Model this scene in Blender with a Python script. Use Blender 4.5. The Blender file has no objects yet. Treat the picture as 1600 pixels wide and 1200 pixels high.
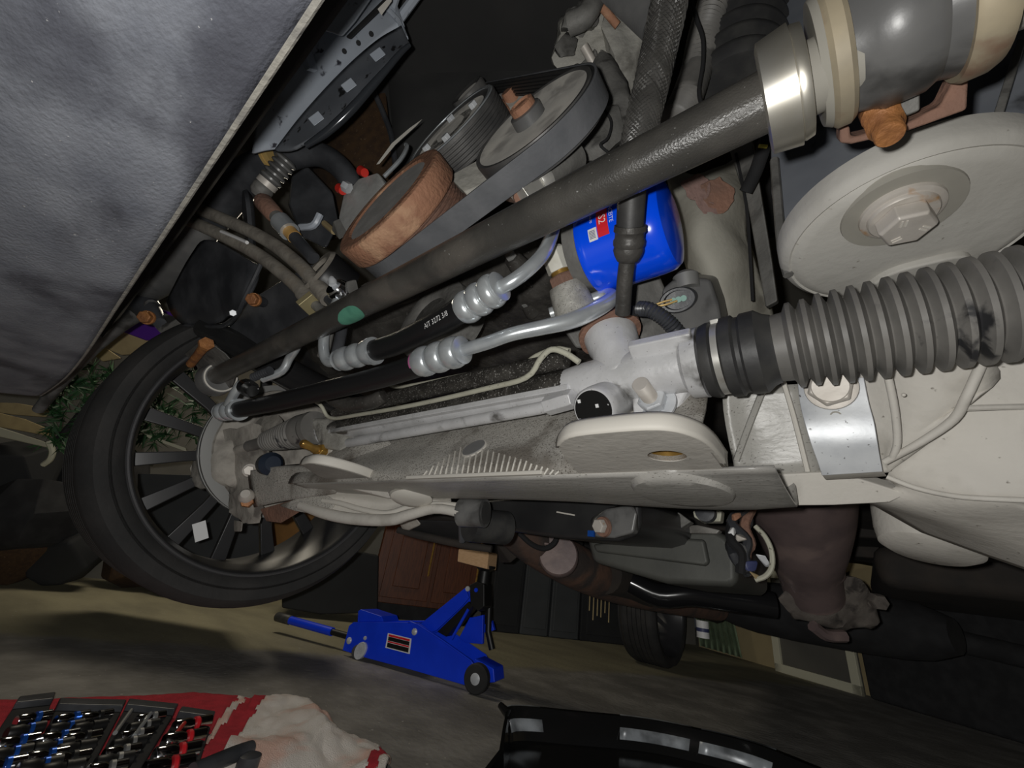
import bpy, bmesh, math, random
from mathutils import Vector, Matrix, noise

# ---------------------------------------------------------------- camera, light, exposure
SC = bpy.context.scene
COL = SC.collection
H = 0.45            # camera height above the garage floor
FOC = 620.0         # focal length in pixels of the 1600 x 1200 frame
# rows: car's near-side direction (X), car's rear direction (Y), up (Z), each written in camera axes (right, down, forward)
_up = Vector((195, -1320, 620)).normalized()
_l = Vector((-.525, .114, .4)); _l = (_l - _up * _l.dot(_up)).normalized()
_r = _l.cross(_up)
AX, AY, AZ = -_l, _r, _up

def c2w(c):
    return Vector((AX.dot(c), AY.dot(c), AZ.dot(c)))

cam_d = bpy.data.cameras.new('camera'); cam_d.sensor_width = 36; cam_d.lens = FOC / 1600 * 36
cam_d.clip_start = .01
cam = bpy.data.objects.new('camera', cam_d); COL.objects.link(cam)
_m = Matrix((c2w(Vector((1, 0, 0))), c2w(Vector((0, -1, 0))), c2w(Vector((0, 0, -1))))).transposed()
cam.matrix_world = Matrix.Translation((0, 0, H)) @ _m.to_4x4()
SC.camera = cam

vs = SC.view_settings
vs.view_transform = 'Standard'; vs.look = 'None'; vs.gamma = 1; vs.use_curve_mapping = False
vs.exposure = 0.22

world = bpy.data.worlds.new('night'); SC.world = world; world.use_nodes = True
world.node_tree.nodes['Background'].inputs[0].default_value = (.5, .55, .65, 1)
world.node_tree.nodes['Background'].inputs[1].default_value = .018

def light(name, kind, loc, energy, color, size=.02, rot=None, linear=False, shape=None, sy=None):
    d = bpy.data.lights.new(name, kind); d.energy = energy; d.color = color
    if kind == 'AREA':
        d.size = size
        if sy: d.shape = 'RECTANGLE'; d.size_y = sy
    else: d.shadow_soft_size = size
    if linear:
        d.use_nodes = True
        nt = d.node_tree; em = next(n for n in nt.nodes if n.type == 'EMISSION')
        fo = nt.nodes.new('ShaderNodeLightFalloff'); fo.inputs['Strength'].default_value = 1.0
        fo.inputs['Smooth'].default_value = 0
        ma = nt.nodes.new('ShaderNodeMath'); ma.operation = 'MULTIPLY_ADD'; ma.inputs[1].default_value = linear
        nt.links.new(fo.outputs['Constant'], ma.inputs[0]); nt.links.new(fo.outputs['Linear'], ma.inputs[2])
        nt.links.new(ma.outputs[0], em.inputs['Strength'])
    o = bpy.data.objects.new(name, d); COL.objects.link(o); o.location = loc
    if rot: o.rotation_euler = rot
    return o
FLASH = 7.0
# the phone's flash beside the lens
light('phone_flash', 'POINT', Vector((0, 0, H)) + c2w(Vector((-.017, -.009, -.004))), FLASH, (1, .985, .95), .004, linear=.5)
# garage ceiling light beyond the far side of the car
light('garage_lamp', 'AREA', (-3.0, .7, H + 1.9), 13, (1, .9, .72), .6)

# ---------------------------------------------------------------- points
def ray(px, py): return c2w(Vector(((px - 800) / FOC, (py - 600) / FOC, 1)))
CAM = Vector((0, 0, H))
def P(px, py, z): return ray(px, py) * z + CAM
def PD(px, py, D): r = ray(px, py); return r * (D / math.hypot(r.y, r.z)) + CAM
def PX(px, py, X): r = ray(px, py); return r * (X / r.x) + CAM
def PY(px, py, Y): r = ray(px, py); return r * (Y / r.y) + CAM
def PZ(px, py, Z): r = ray(px, py); return r * (Z / r.z) + CAM
EN = Vector((0, .9903, -.1392)); EV = Vector((0, .1392, .9903))     # engine axis (rearward), engine up
def PE(px, py, d): r = ray(px, py); return r * (d / r.dot(EN)) + CAM
NA = Vector((.845, -.535, 0)); DA = Vector((.535, .845, 0))          # far garage wall: normal, direction
def PW(px, py, d): r = ray(px, py); return r * (-d / r.dot(NA)) + CAM
def PB(px, py, d): r = ray(px, py); return r * (d / r.dot(DA)) + CAM
def G(x, y, z): return Vector((x, y, z + H))
UX, UY, UZ = Vector((1, 0, 0)), Vector((0, 1, 0)), Vector((0, 0, 1))

# ---------------------------------------------------------------- mesh builder
def perp(ax):
    ax = ax.normalized()
    a = Vector((0, 0, 1)) if abs(ax.z) < .9 else Vector((1, 0, 0))
    e1 = ax.cross(a).normalized(); return e1, ax.cross(e1).normalized()

def crom(pts, n):
    if n <= 1 or len(pts) < 3: return list(pts)
    out = []; k = len(pts)
    sc = not hasattr(pts[0], '__len__')
    for i in range(k - 1):
        p1, p2 = pts[i], pts[i + 1]
        p0 = pts[i - 1] if i else p1 + (p1 - p2); p3 = pts[i + 2] if i + 2 < k else p2 + (p2 - p1)
        for j in range(n):
            t = j / n
            out.append(.5 * ((2 * p1) + (p2 - p0) * t + (2 * p0 - 5 * p1 + 4 * p2 - p3) * t * t + (3 * p1 - p0 - 3 * p2 + p3) * t ** 3))
    out.append(pts[-1]); return out

class MB:
    def __init__(s): s.v = []; s.f = []
    def add(s, vs, fs):
        o = len(s.v); s.v += [Vector(v) for v in vs]; s.f += [tuple(i + o for i in f) for f in fs]; return s
    def tube(s, pts, r, seg=12, n=1, caps=True):
        pts = [Vector(p) for p in pts]
        rs = list(r) if hasattr(r, '__len__') else [r] * len(pts)
        rs = crom(rs, n); pts = crom(pts, n)
        t0 = (pts[1] - pts[0]).normalized(); e1, e2 = perp(t0); vs = []; m = len(pts)
        for i, p in enumerate(pts):
            t = (pts[min(i + 1, m - 1)] - pts[max(i - 1, 0)]).normalized()
            e1 = (e1 - t * e1.dot(t)).normalized(); e2 = t.cross(e1)
            for k in range(seg):
                a = 2 * math.pi * k / seg
                vs.append(p + (e1 * math.cos(a) + e2 * math.sin(a)) * rs[i])
        fs = [(i * seg + k, i * seg + (k + 1) % seg, (i + 1) * seg + (k + 1) % seg, (i + 1) * seg + k) for i in range(m - 1) for k in range(seg)]
        if caps: fs += [tuple(range(seg))[::-1], tuple((m - 1) * seg + k for k in range(seg))]
        return s.add(vs, fs)
    def lathe(s, o, ax, prof, seg=32, caps=True, ph=0):
        o = Vector(o); ax = Vector(ax).normalized(); e1, e2 = perp(ax); vs = []; m = len(prof)
        for t, r in prof:
            r = max(r, 1e-5)
            for k in range(seg):
                a = 2 * math.pi * k / seg + ph
                vs.append(o + ax * t + (e1 * math.cos(a) + e2 * math.sin(a)) * r)
        fs = [(i * seg + k, i * seg + (k + 1) % seg, (i + 1) * seg + (k + 1) % seg, (i + 1) * seg + k) for i in range(m - 1) for k in range(seg)]
        if caps: fs += [tuple(range(seg))[::-1], tuple((m - 1) * seg + k for k in range(seg))]
        return s.add(vs, fs)
    def box(s, c, ex, ey, ez):
        c = Vector(c); vs = [c + ex * a + ey * b + ez * d for d in (-1, 1) for b in (-1, 1) for a in (-1, 1)]
        return s.add(vs, [(0, 2, 3, 1), (4, 5, 7, 6), (0, 1, 5, 4), (2, 6, 7, 3), (0, 4, 6, 2), (1, 3, 7, 5)])
    def prism(s, poly, vec):
        n = len(poly); poly = [Vector(p) for p in poly]
        return s.add(poly + [p + vec for p in poly], [tuple(range(n))[::-1], tuple(range(n, 2 * n))] + [(i, (i + 1) % n, n + (i + 1) % n, n + i) for i in range(n)])
    def plate(s, outer, holes, vec):
        bm = bmesh.new(); es = []
        for lp in [outer] + holes:
            vv = [bm.verts.new(p) for p in lp]
            es += [bm.edges.new((vv[i], vv[(i + 1) % len(vv)])) for i in range(len(vv))]
        bmesh.ops.triangle_fill(bm, use_beauty=True, edges=es)
        g = bmesh.ops.extrude_face_region(bm, geom=bm.faces[:])
        bmesh.ops.translate(bm, vec=vec, verts=[e for e in g['geom'] if isinstance(e, bmesh.types.BMVert)])
        bm.verts.index_update()
        s.add([v.co.copy() for v in bm.verts], [tuple(v.index for v in f.verts) for f in bm.faces]); bm.free(); return s
    def hull(s, pts):
        bm = bmesh.new()
        for p in pts: bm.verts.new(p)
        r = bmesh.ops.convex_hull(bm, input=bm.verts[:])
        bmesh.ops.delete(bm, geom=[e for e in r['geom_interior'] if isinstance(e, bmesh.types.BMVert)], context='VERTS')
        bmesh.ops.dissolve_limit(bm, angle_limit=.05, verts=bm.verts[:], edges=bm.edges[:])
        bm.verts.index_update()
        s.add([v.co.copy() for v in bm.verts], [tuple(v.index for v in f.verts) for f in bm.faces]); bm.free(); return s
    def sheet(s, rows, n=4, m=4, closed=False):
        rows = [crom([Vector(p) for p in r], n) for r in rows]
        cols = [crom([r[i] for r in rows], m) for i in range(len(rows[0]))]
        w, h = len(cols), len(cols[0])
        vs = [cols[i][j] for j in range(h) for i in range(w)]
        return s.add(vs, [(j * w + i, j * w + i + 1, (j + 1) * w + i + 1, (j + 1) * w + i) for j in range(h - 1) for i in range(w - 1)])
    def hexa(s, o, ax, r, h, ph=0, cham=.12):
        return s.lathe(o, ax, [(0, r), (h * .85, r), (h, r * (1 - cham))], 6, True, ph)
    def sphere(s, c, r, seg=12, sc=(1, 1, 1)):
        s0 = len(s.v); prof = [(-r * math.cos(math.pi * i / 8), r * math.sin(math.pi * i / 8)) for i in range(9)]
        s.lathe((0, 0, 0), UZ, prof, seg, False)
        for i in range(s0, len(s.v)): v = s.v[i]; s.v[i] = Vector((v.x * sc[0], v.y * sc[1], v.z * sc[2])) + Vector(c)
        return s
    def rough(s, cuts, amp, sc=25., seed=0):
        bm = bmesh.new(); vv = [bm.verts.new(v) for v in s.v]
        for f in s.f:
            try: bm.faces.new([vv[i] for i in f])
            except ValueError: pass
        bmesh.ops.triangulate(bm, faces=bm.faces[:])
        bmesh.ops.subdivide_edges(bm, edges=bm.edges[:], cuts=cuts, use_grid_fill=True)
        bmesh.ops.smooth_vert(bm, verts=bm.verts[:], factor=.5, use_axis_x=True, use_axis_y=True, use_axis_z=True)
        bm.verts.index_update()
        s.v = [v.co + Vector(noise.noise_vector(v.co * sc + Vector((seed, 0, 0)))) * amp + Vector(noise.noise_vector(v.co * sc * 3.1 + Vector((seed, 7, 0)))) * amp * .4 for v in bm.verts]
        s.f = [tuple(v.index for v in f.verts) for f in bm.faces]; bm.free(); return s
    def jitter(s, amp, sc=40., seed=0):
        for i, v in enumerate(s.v):
            s.v[i] = v + Vector(noise.noise_vector(v * sc + Vector((seed, 0, 0)))) * amp
        return s

class Thing:
    """one thing: a single mesh, or an empty at its base with parts"""
    def __init__(s, name, label=None, cat=None, group=None, kind=None):
        s.name, s.label, s.cat, s.group, s.kind = name, label, cat, group, kind; s.parts = []
    def part(s, name, mb, mat, of=None, bevel=0, smooth=40, solid=0, subd=0, label=None, kind=None, seg=2, disp=None):
        s.parts.append(dict(name=name, mb=mb, mat=mat, of=of, bevel=bevel, smooth=smooth, solid=solid, subd=subd, label=label, kind=kind, seg=seg, disp=disp))
        return len(s.parts) - 1
    def done(s):
        allv = [v for p in s.parts for v in p['mb'].v]
        lo = [min(v[i] for v in allv) for i in range(3)]; hi = [max(v[i] for v in allv) for i in range(3)]
        base = Vector(((lo[0] + hi[0]) / 2, (lo[1] + hi[1]) / 2, lo[2]))
        single = len(s.parts) == 1
        if single: root = None
        else:
            root = bpy.data.objects.new(s.name, None); root.empty_display_size = .02; COL.objects.link(root); root.location = base
        objs = []
        for p in s.parts:
            nm = s.name if single else p['name']
            me = bpy.data.meshes.new(nm)
            me.from_pydata([v - base for v in p['mb'].v], [], p['mb'].f); me.validate()
            bm = bmesh.new(); bm.from_mesh(me); bmesh.ops.recalc_face_normals(bm, faces=bm.faces[:]); bm.to_mesh(me); bm.free()
            me.polygons.foreach_set('use_smooth', [p['smooth'] > 0] * len(me.polygons))
            if p['smooth'] > 0: me.set_sharp_from_angle(angle=math.radians(p['smooth']))
            me.materials.append(p['mat'])
            o = bpy.data.objects.new(nm, me); COL.objects.link(o)
            if single: o.location = base
            else: o.parent = objs[p['of']] if p['of'] is not None else root
            if p['solid']:
                md = o.modifiers.new('solid', 'SOLIDIFY'); md.thickness = p['solid']; md.offset = 0
            if p['bevel']:
                md = o.modifiers.new('bevel', 'BEVEL'); md.width = p['bevel']; md.segments = p['seg']; md.limit_method = 'ANGLE'; md.angle_limit = math.radians(35); md.use_clamp_overlap = True
                md.harden_normals = True
            if p['subd']:
                md = o.modifiers.new('subd', 'SUBSURF'); md.levels = md.render_levels = p['subd']
            if p['label'] and not single: o['label'] = p['label']
            if p['kind']: o['kind'] = p['kind']
            objs.append(o)
        r = objs[0] if single else root
        if s.label: r['label'] = s.label
        if s.cat: r['category'] = s.cat
        if s.group: r['group'] = s.group
        if s.kind: r['kind'] = s.kind
        s.root = r; s.objs = objs
        return s

def one(name, mb, mat, label, cat, group=None, kind=None, **k):
    t = Thing(name, label, cat, group, kind); t.part(name, mb, mat, **k); return t.done()

def struct(name, mb, mat, **k):
    t = Thing(name, kind='structure'); t.part(name, mb, mat, **k); return t.done()

def copy_tree(o, offset=Vector((0, 0, 0)), label=None, parent=None):
    c = o.copy(); COL.objects.link(c)
    if parent: c.parent = parent
    else: c.location = o.location + offset
    if label: c['label'] = label
    for ch in list(o.children): copy_tree(ch, parent=c)
    return c

# ---------------------------------------------------------------- materials
def M(name, col, rough=.5, metal=0., col2=None, sc=25., amt=.6, spots=None, ssc=60., sthr=.62, ssoft=.05, bump=.0, bsc=80., spec=.5, spots2=None, s2sc=12., s2thr=.6, s2soft=.08, r2=None, coat=0., stretch=None, dust=0.):
    m = bpy.data.materials.new(name); m.use_nodes = True; nt = m.node_tree; N = nt.nodes; Lk = nt.links
    b = N['Principled BSDF']; b.inputs['Roughness'].default_value = rough; b.inputs['Metallic'].default_value = metal
    b.inputs['Specular IOR Level'].default_value = spec
    if dust: b.inputs['Diffuse Roughness'].default_value = 1.0
    if dust: b.inputs['Sheen Weight'].default_value = dust; b.inputs['Sheen Roughness'].default_value = .6; b.inputs['Sheen Tint'].default_value = (.95, .92, .85, 1)
    if coat: b.inputs['Coat Weight'].default_value = coat; b.inputs['Coat Roughness'].default_value = .12
    tc = N.new('ShaderNodeTexCoord'); co = tc.outputs['Object']
    if stretch:
        mp = N.new('ShaderNodeMapping'); mp.inputs['Scale'].default_value = stretch; Lk.new(co, mp.inputs[0]); co = mp.outputs[0]
    def nz(s, det=4, dist=0.):
        n = N.new('ShaderNodeTexNoise'); n.inputs['Scale'].default_value = s; n.inputs['Detail'].default_value = det; n.inputs['Distortion'].default_value = dist
        Lk.new(co, n.inputs['Vector']); return n.outputs['Fac']
    def ramp(f, a, c):
        r = N.new('ShaderNodeMapRange'); r.interpolation_type = 'SMOOTHSTEP'; r.inputs[1].default_value = a; r.inputs[2].default_value = c; Lk.new(f, r.inputs[0]); return r.outputs[0]
    def mix(f, a, c):
        x = N.new('ShaderNodeMix'); x.data_type = 'RGBA'
        Lk.new(f, x.inputs[0])
        for sock, v in ((x.inputs[6], a), (x.inputs[7], c)):
            if isinstance(v, tuple): sock.default_value = (*v, 1)
            else: Lk.new(v, sock)
        return x.outputs[2]
    c = tuple(col)
    if col2:
        f = ramp(nz(sc, 5), .5 - .25 * amt - .02, .5 + .25); c = mix(f, c, tuple(col2))
    if spots2:
        f = ramp(nz(s2sc, 6, .4), s2thr - s2soft, s2thr + s2soft); c = mix(f, c, tuple(spots2))
        if r2 is not None:
            mr = N.new('ShaderNodeMapRange'); mr.inputs[3].default_value = rough; mr.inputs[4].default_value = r2; Lk.new(f, mr.inputs[0]); Lk.new(mr.outputs[0], b.inputs['Roughness'])
    if spots:
        f = ramp(nz(ssc, 3), sthr - ssoft, sthr + ssoft); c = mix(f, c, tuple(spots))
    if isinstance(c, tuple): b.inputs['Base Color'].default_value = (*c, 1)
    else: Lk.new(c, b.inputs['Base Color'])
    if bump:
        bp = N.new('ShaderNodeBump'); bp.inputs['Strength'].default_value = bump; bp.inputs['Distance'].default_value = .004
        Lk.new(nz(bsc, 5), bp.inputs['Height']); Lk.new(bp.outputs[0], b.inputs['Normal'])
    return m

def srgb(r, g, b):
    f = lambda c: (c / 255 / 12.92) if c / 255 <= .04045 else ((c / 255 + .055) / 1.055) ** 2.4
    return (f(r), f(g), f(b))

MT = dict(
    plastic_grey=M('weathered_grey_plastic', (.215, .23, .275), .5, 0, (.36, .38, .43), 16, .9, spots=(.7, .7, .7), ssc=190, sthr=.735, ssoft=.02, bump=.3, bsc=260, spots2=(.11, .115, .14), s2sc=7, s2thr=.58, s2soft=.1, stretch=(1, 1.6, 1)),
    plastic_edge=M('scuffed_plastic_lip', (.45, .43, .38), .8, 0, (.30, .29, .27), 60, bump=.4, bsc=200),
    shroud=M('blue_grey_plastic', (.40, .44, .50), .38, 0, (.47, .51, .57), 12, spots=(.04, .04, .05), ssc=60, sthr=.68, bump=.06),
    black_plastic=M('black_plastic', (.038, .040, .045), .34, 0, (.085, .088, .096), 18, bump=.08),
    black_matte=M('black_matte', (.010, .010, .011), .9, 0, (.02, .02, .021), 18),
    rubber=M('black_rubber', (.034, .034, .035), .5, 0, (.06, .059, .056), 40, bump=.05, bsc=200),
    rubber_dusty=M('dusty_rubber', (.15, .145, .136), .5, 0, (.22, .21, .195), 30, spots2=(.035, .035, .037), s2sc=30, s2thr=.66, s2soft=.04, bump=.05, r2=.3),
    tire=M('tire_rubber', (.020, .020, .020), .75, 0, (.036, .034, .033), 14, bump=.15, bsc=120),
    hose_brown=M('dusty_brown_hose', (.30, .275, .235), .75, 0, (.18, .163, .14), 45, spots2=(.24, .21, .17), s2sc=30, s2thr=.64, bump=.25, bsc=160),
    hose_black=M('new_black_hose', (.012, .012, .013), .42, 0, bump=.04),
    bar=M('oily_black_paint', (.05, .048, .044), .3, 0, (.085, .08, .072), 30, spots2=(.11, .10, .088), s2sc=18, s2thr=.62, spots=(.3, .3, .29), ssc=420, sthr=.73, ssoft=.02, bump=.16, bsc=800),
    zinc=M('zinc_plated_steel', (.74, .78, .80), .26, .6, (.56, .60, .64), 45, bump=.04),
    steel=M('bright_steel', (.72, .71, .67), .28, .5, (.5, .49, .45), 25, spots2=(.25, .2, .14), s2sc=30, s2thr=.68),
    chrome_worn=M('worn_chrome_collar', (.80, .78, .72), .34, .85, (.62, .58, .48), 20, spots2=(.3, .25, .17), s2sc=24, s2thr=.66),
    alu=M('cast_aluminium', (.72, .72, .73), .4, .15, (.58, .58, .58), 30, spots2=(.09, .084, .075), s2sc=24, s2thr=.645, s2soft=.07, spots=(.16, .15, .135), ssc=420, sthr=.715, bump=.12, bsc=180),
    alu_dirty=M('grimy_cast_aluminium', (.42, .41, .375), .5, .1, (.27, .26, .235), 60, spots2=(.09, .085, .075), s2sc=50, s2thr=.62, s2soft=.12, spots=(.22, .21, .19), ssc=700, sthr=.62, bump=.3, bsc=140),
    frame_grey=M('dusty_grey_frame_paint', (.66, .63, .575), .7, 0, (.56, .535, .49), 9, spots=(.2, .18, .15), ssc=150, sthr=.73, bump=.14, bsc=150, spots2=(.47, .445, .40), s2sc=22, s2thr=.62, s2soft=.12),
    frame_dirty=M('speckled_grey_frame_paint', (.50, .48, .44), .65, 0, (.37, .355, .325), 18, spots=(.11, .098, .08), ssc=620, sthr=.60, ssoft=.06, bump=.25, bsc=160, spots2=(.20, .18, .155), s2sc=11, s2thr=.57),
    frame_oily=M('oily_grey_frame_paint', (.38, .37, .34), .36, 0, (.56, .545, .515), 7, spots=(.12, .11, .098), ssc=600, sthr=.66, bump=.12, bsc=140, spots2=(.10, .092, .082), s2sc=5, s2thr=.56, s2soft=.14, stretch=(.5, 1.6, 1)),
    rib_pale=M('pale_stamped_metal', (.66, .63, .57), .6, 0),
    rust=M('orange_rust', (.40, .20, .12), .8, 0, (.29, .14, .085), 35, spots2=(.52, .31, .19), s2sc=22, s2thr=.6, bump=.5, bsc=200),
    rust_dark=M('dark_rust', (.20, .115, .085), .85, 0, (.30, .16, .11), 28, bump=.5, bsc=150),
    rust_bolt=M('orange_rusty_bolt', (.44, .19, .065), .5, .2, (.24, .10, .045), 60, bump=.4, bsc=220),
    brass=M('greasy_brass', (.50, .30, .07), .3, .6, (.30, .17, .05), 50, bump=.1),
    pulley_black=M('black_pulley', (.075, .075, .075), .4, .1, (.14, .135, .13), 30, bump=.08),
    pulley_face=M('dusty_pulley_face', (.15, .145, .135), .6, .0, (.25, .238, .215), 20, dust=.12, spots2=(.09, .086, .08), s2sc=26, s2thr=.58, bump=.15),
    pulley_dark=M('dark_speckled_insert', (.05, .049, .048), .75, 0, (.075, .074, .072), 40, spots=(.3, .3, .3), ssc=300, sthr=.72, dust=.08),
    belt=M('belt_back', (.11, .115, .124), .5, 0, (.17, .174, .184), 24, bump=.08, bsc=200),
    belt_rib=M('belt_ribs', (.03, .03, .03), .5, 0),
    engine=M('oily_black_engine', (.045, .042, .038), .36, .1, (.10, .094, .086), 22, spots=(.22, .21, .2), ssc=330, sthr=.70, bump=.5, bsc=90),
    engine_grey=M('dusty_engine_casting', (.38, .37, .335), .75, .0, (.52, .505, .45), 20, spots2=(.19, .18, .16), s2sc=14, s2thr=.6, bump=.6, bsc=70),
    engine_mid=M('dark_grey_casting', (.14, .137, .128), .6, .1, (.23, .224, .21), 24, spots2=(.04, .038, .035), s2sc=20, s2thr=.6, bump=.4, bsc=80),
    blue_filter=M('blue_enamel', (.001, .085, 1.0), .2, 0, coat=.4),
    white_print=M('white_print', (.85, .85, .85), .5),
    red_print=M('red_print', (.75, .02, .03), .45),
    ink=M('dark_ink', (.05, .06, .15), .5),
    cream_line=M('cream_painted_tube', (.60, .59, .48), .4, .1, (.48, .47, .38), 30, spots=(.12, .11, .09), ssc=150, sthr=.68),
    cap_black=M('glossy_black_cap', (.012, .012, .012), .25, 0, spots=(.5, .5, .5), ssc=160, sthr=.74, ssoft=.02),
    white_switch=M('white_ceramic', (.78, .77, .70), .45, 0, (.6, .58, .5), 40),
    tan_flange=M('tan_coated_steel', (.46, .39, .27), .55, .1, (.30, .26, .19), 30, spots2=(.22, .12, .08), s2sc=22, s2thr=.64),
    mount_grey=M('grey_rubber_mount', (.12, .12, .12), .34, 0, (.19, .188, .182), 18, spots2=(.05, .049, .048), s2sc=14, s2thr=.58, bump=.05),
    disc_grey=M('dusty_pale_mount_plate', (.54, .525, .485), .72, 0, (.42, .405, .37), 14, spots=(.26, .235, .2), ssc=180, sthr=.74, bump=.12, bsc=120),
    disc_dark=M('darker_seat_ring', (.36, .345, .30), .75, 0, (.30, .285, .25), 20),
    bolt_pale=M('pale_weathered_bolt', (.62, .58, .53), .5, .2, (.5, .46, .41), 40, spots2=(.5, .28, .12), s2sc=60, s2thr=.7, bump=.1),
    galv=M('galvanised_steel', (.68, .70, .72), .4, .15, (.47, .49, .52), 30, spots=(.12, .12, .12), ssc=300, sthr=.70, bump=.05),
    blue_jack=M('blue_jack_enamel', (.006, .05, .80), .36, 0, (.008, .06, .9), 12, spots=(.4, .4, .45), ssc=160, sthr=.78, ssoft=.01),
    jack_black=M('black_jack_steel', (.01, .01, .01), .45),
    grey_metal=M('dull_grey_metal', (.35, .35, .34), .45, .5),
    wood_end=M('wood_block_end_grain', (.74, .48, .27), .8, 0, (.64, .40, .21), 60, stretch=(1, 1, 4)),
    cabinet=M('red_brown_cabinet_wood', (.10, .030, .010), .5, 0, (.055, .016, .006), 20, spec=.25, stretch=(6, 6, .6)),
    floor=None,
    wall=M('dark_garage_wall', (.10, .095, .08), .9, 0, (.075, .07, .06), 3),
    black_bin=M('black_plastic_panel', (.009, .0095, .010), .85, 0, (.014, .015, .016), 5),
    grey_bin=M('grey_plastic_panel', (.032, .035, .036), .7, 0, (.045, .048, .05), 5),
    red_towel=M('red_terry_cloth', (.62, .03, .05), .95, 0, (.46, .02, .035), 30, bump=.9, bsc=420),
    white_towel=M('pale_terry_cloth', (.95, .90, .85), .95, 0, (.86, .77, .71), 9, spots2=(.92, .62, .52), s2sc=8, s2thr=.56, s2soft=.1, bump=1., bsc=420),
    garland=M('green_garland', (.018, .075, .02), .6, 0, (.008, .03, .01), 60),
    purple=M('purple_plastic', (.09, .02, .26), .5),
    tan_board=M('tan_board', (.42, .33, .17), .8, 0, (.33, .25, .13), 15),
    cream_board=M('cream_board', (.50, .48, .36), .75),
    brown_board=M('brown_fibreboard', (.055, .028, .010), .85, 0, (.03, .014, .006), 60, spots=(.1, .06, .03), ssc=120, sthr=.68),
    amber=M('amber_plastic', (.55, .32, .10), .4),
    red_plastic=M('red_plastic', (.6, .03, .02), .4),
    green_chalk=M('green_paint_mark', (.10, .32, .22), .8, 0, (.07, .24, .17), 90),
    brown_steel=M('heat_browned_exhaust', (.17, .125, .12), .5, .1, (.12, .09, .09), 20, spots2=(.23, .17, .155), s2sc=12, s2thr=.6, bump=.1),
    pan_grey=M('grey_transmission_pan', (.11, .112, .10), .55, .2, (.075, .077, .07), 10, bump=.08),
    dark_under=M('dark_dirty_underbody', (.022, .019, .017), .85, 0, (.038, .03, .024), 12, bump=.5, bsc=40),
    green_cloth=M('pale_green_cloth', (.18, .24, .15), .9, 0, (.12, .16, .09), 20),
    copper_wire=M('copper_wire', (.55, .38, .14), .5, .3),
    rim_black=M('gloss_black_rim', (.03, .03, .032), .36, 0, (.042, .042, .044), 10),
    knuckle=M('dusty_cast_knuckle', (.33, .31, .275), .8, .0, (.45, .42, .375), 22, spots2=(.16, .145, .13), s2sc=16, s2thr=.57, s2soft=.1, bump=.6, bsc=60),
    chrome=M('polished_chrome', (.75, .76, .78), .12, 1.),
    socket_blue=M('blue_anodised', (.02, .12, .55), .25, .5),
    oil_dark=M('wet_dark_oil_pan', (.012, .012, .012), .15, 0, coat=.5),
    dark_crust=M('crusty_brown_flange', (.10, .085, .075), .85, 0, (.16, .14, .12), 26, spots2=(.04, .034, .03), s2sc=30, s2thr=.6, bump=.6, bsc=60),
    grime=M('black_oil_grime', (.03, .028, .025), .35, 0, (.07, .065, .058), 60, spots=(.33, .32, .30), ssc=520, sthr=.64, ssoft=.05, bump=.4, bsc=260, spots2=(.30, .29, .275), s2sc=22, s2thr=.68, s2soft=.04),
    pink_rust=M('dull_pink_rust', (.30, .19, .165), .85, 0, (.22, .14, .12), 60, bump=.4, bsc=150),
    lip=M('shiny_rim_lip', (.10, .10, .105), .2, .3),
    hood=M('dark_hood_liner', (.018, .018, .018), .9, 0, (.028, .027, .026), 6),
)

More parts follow.
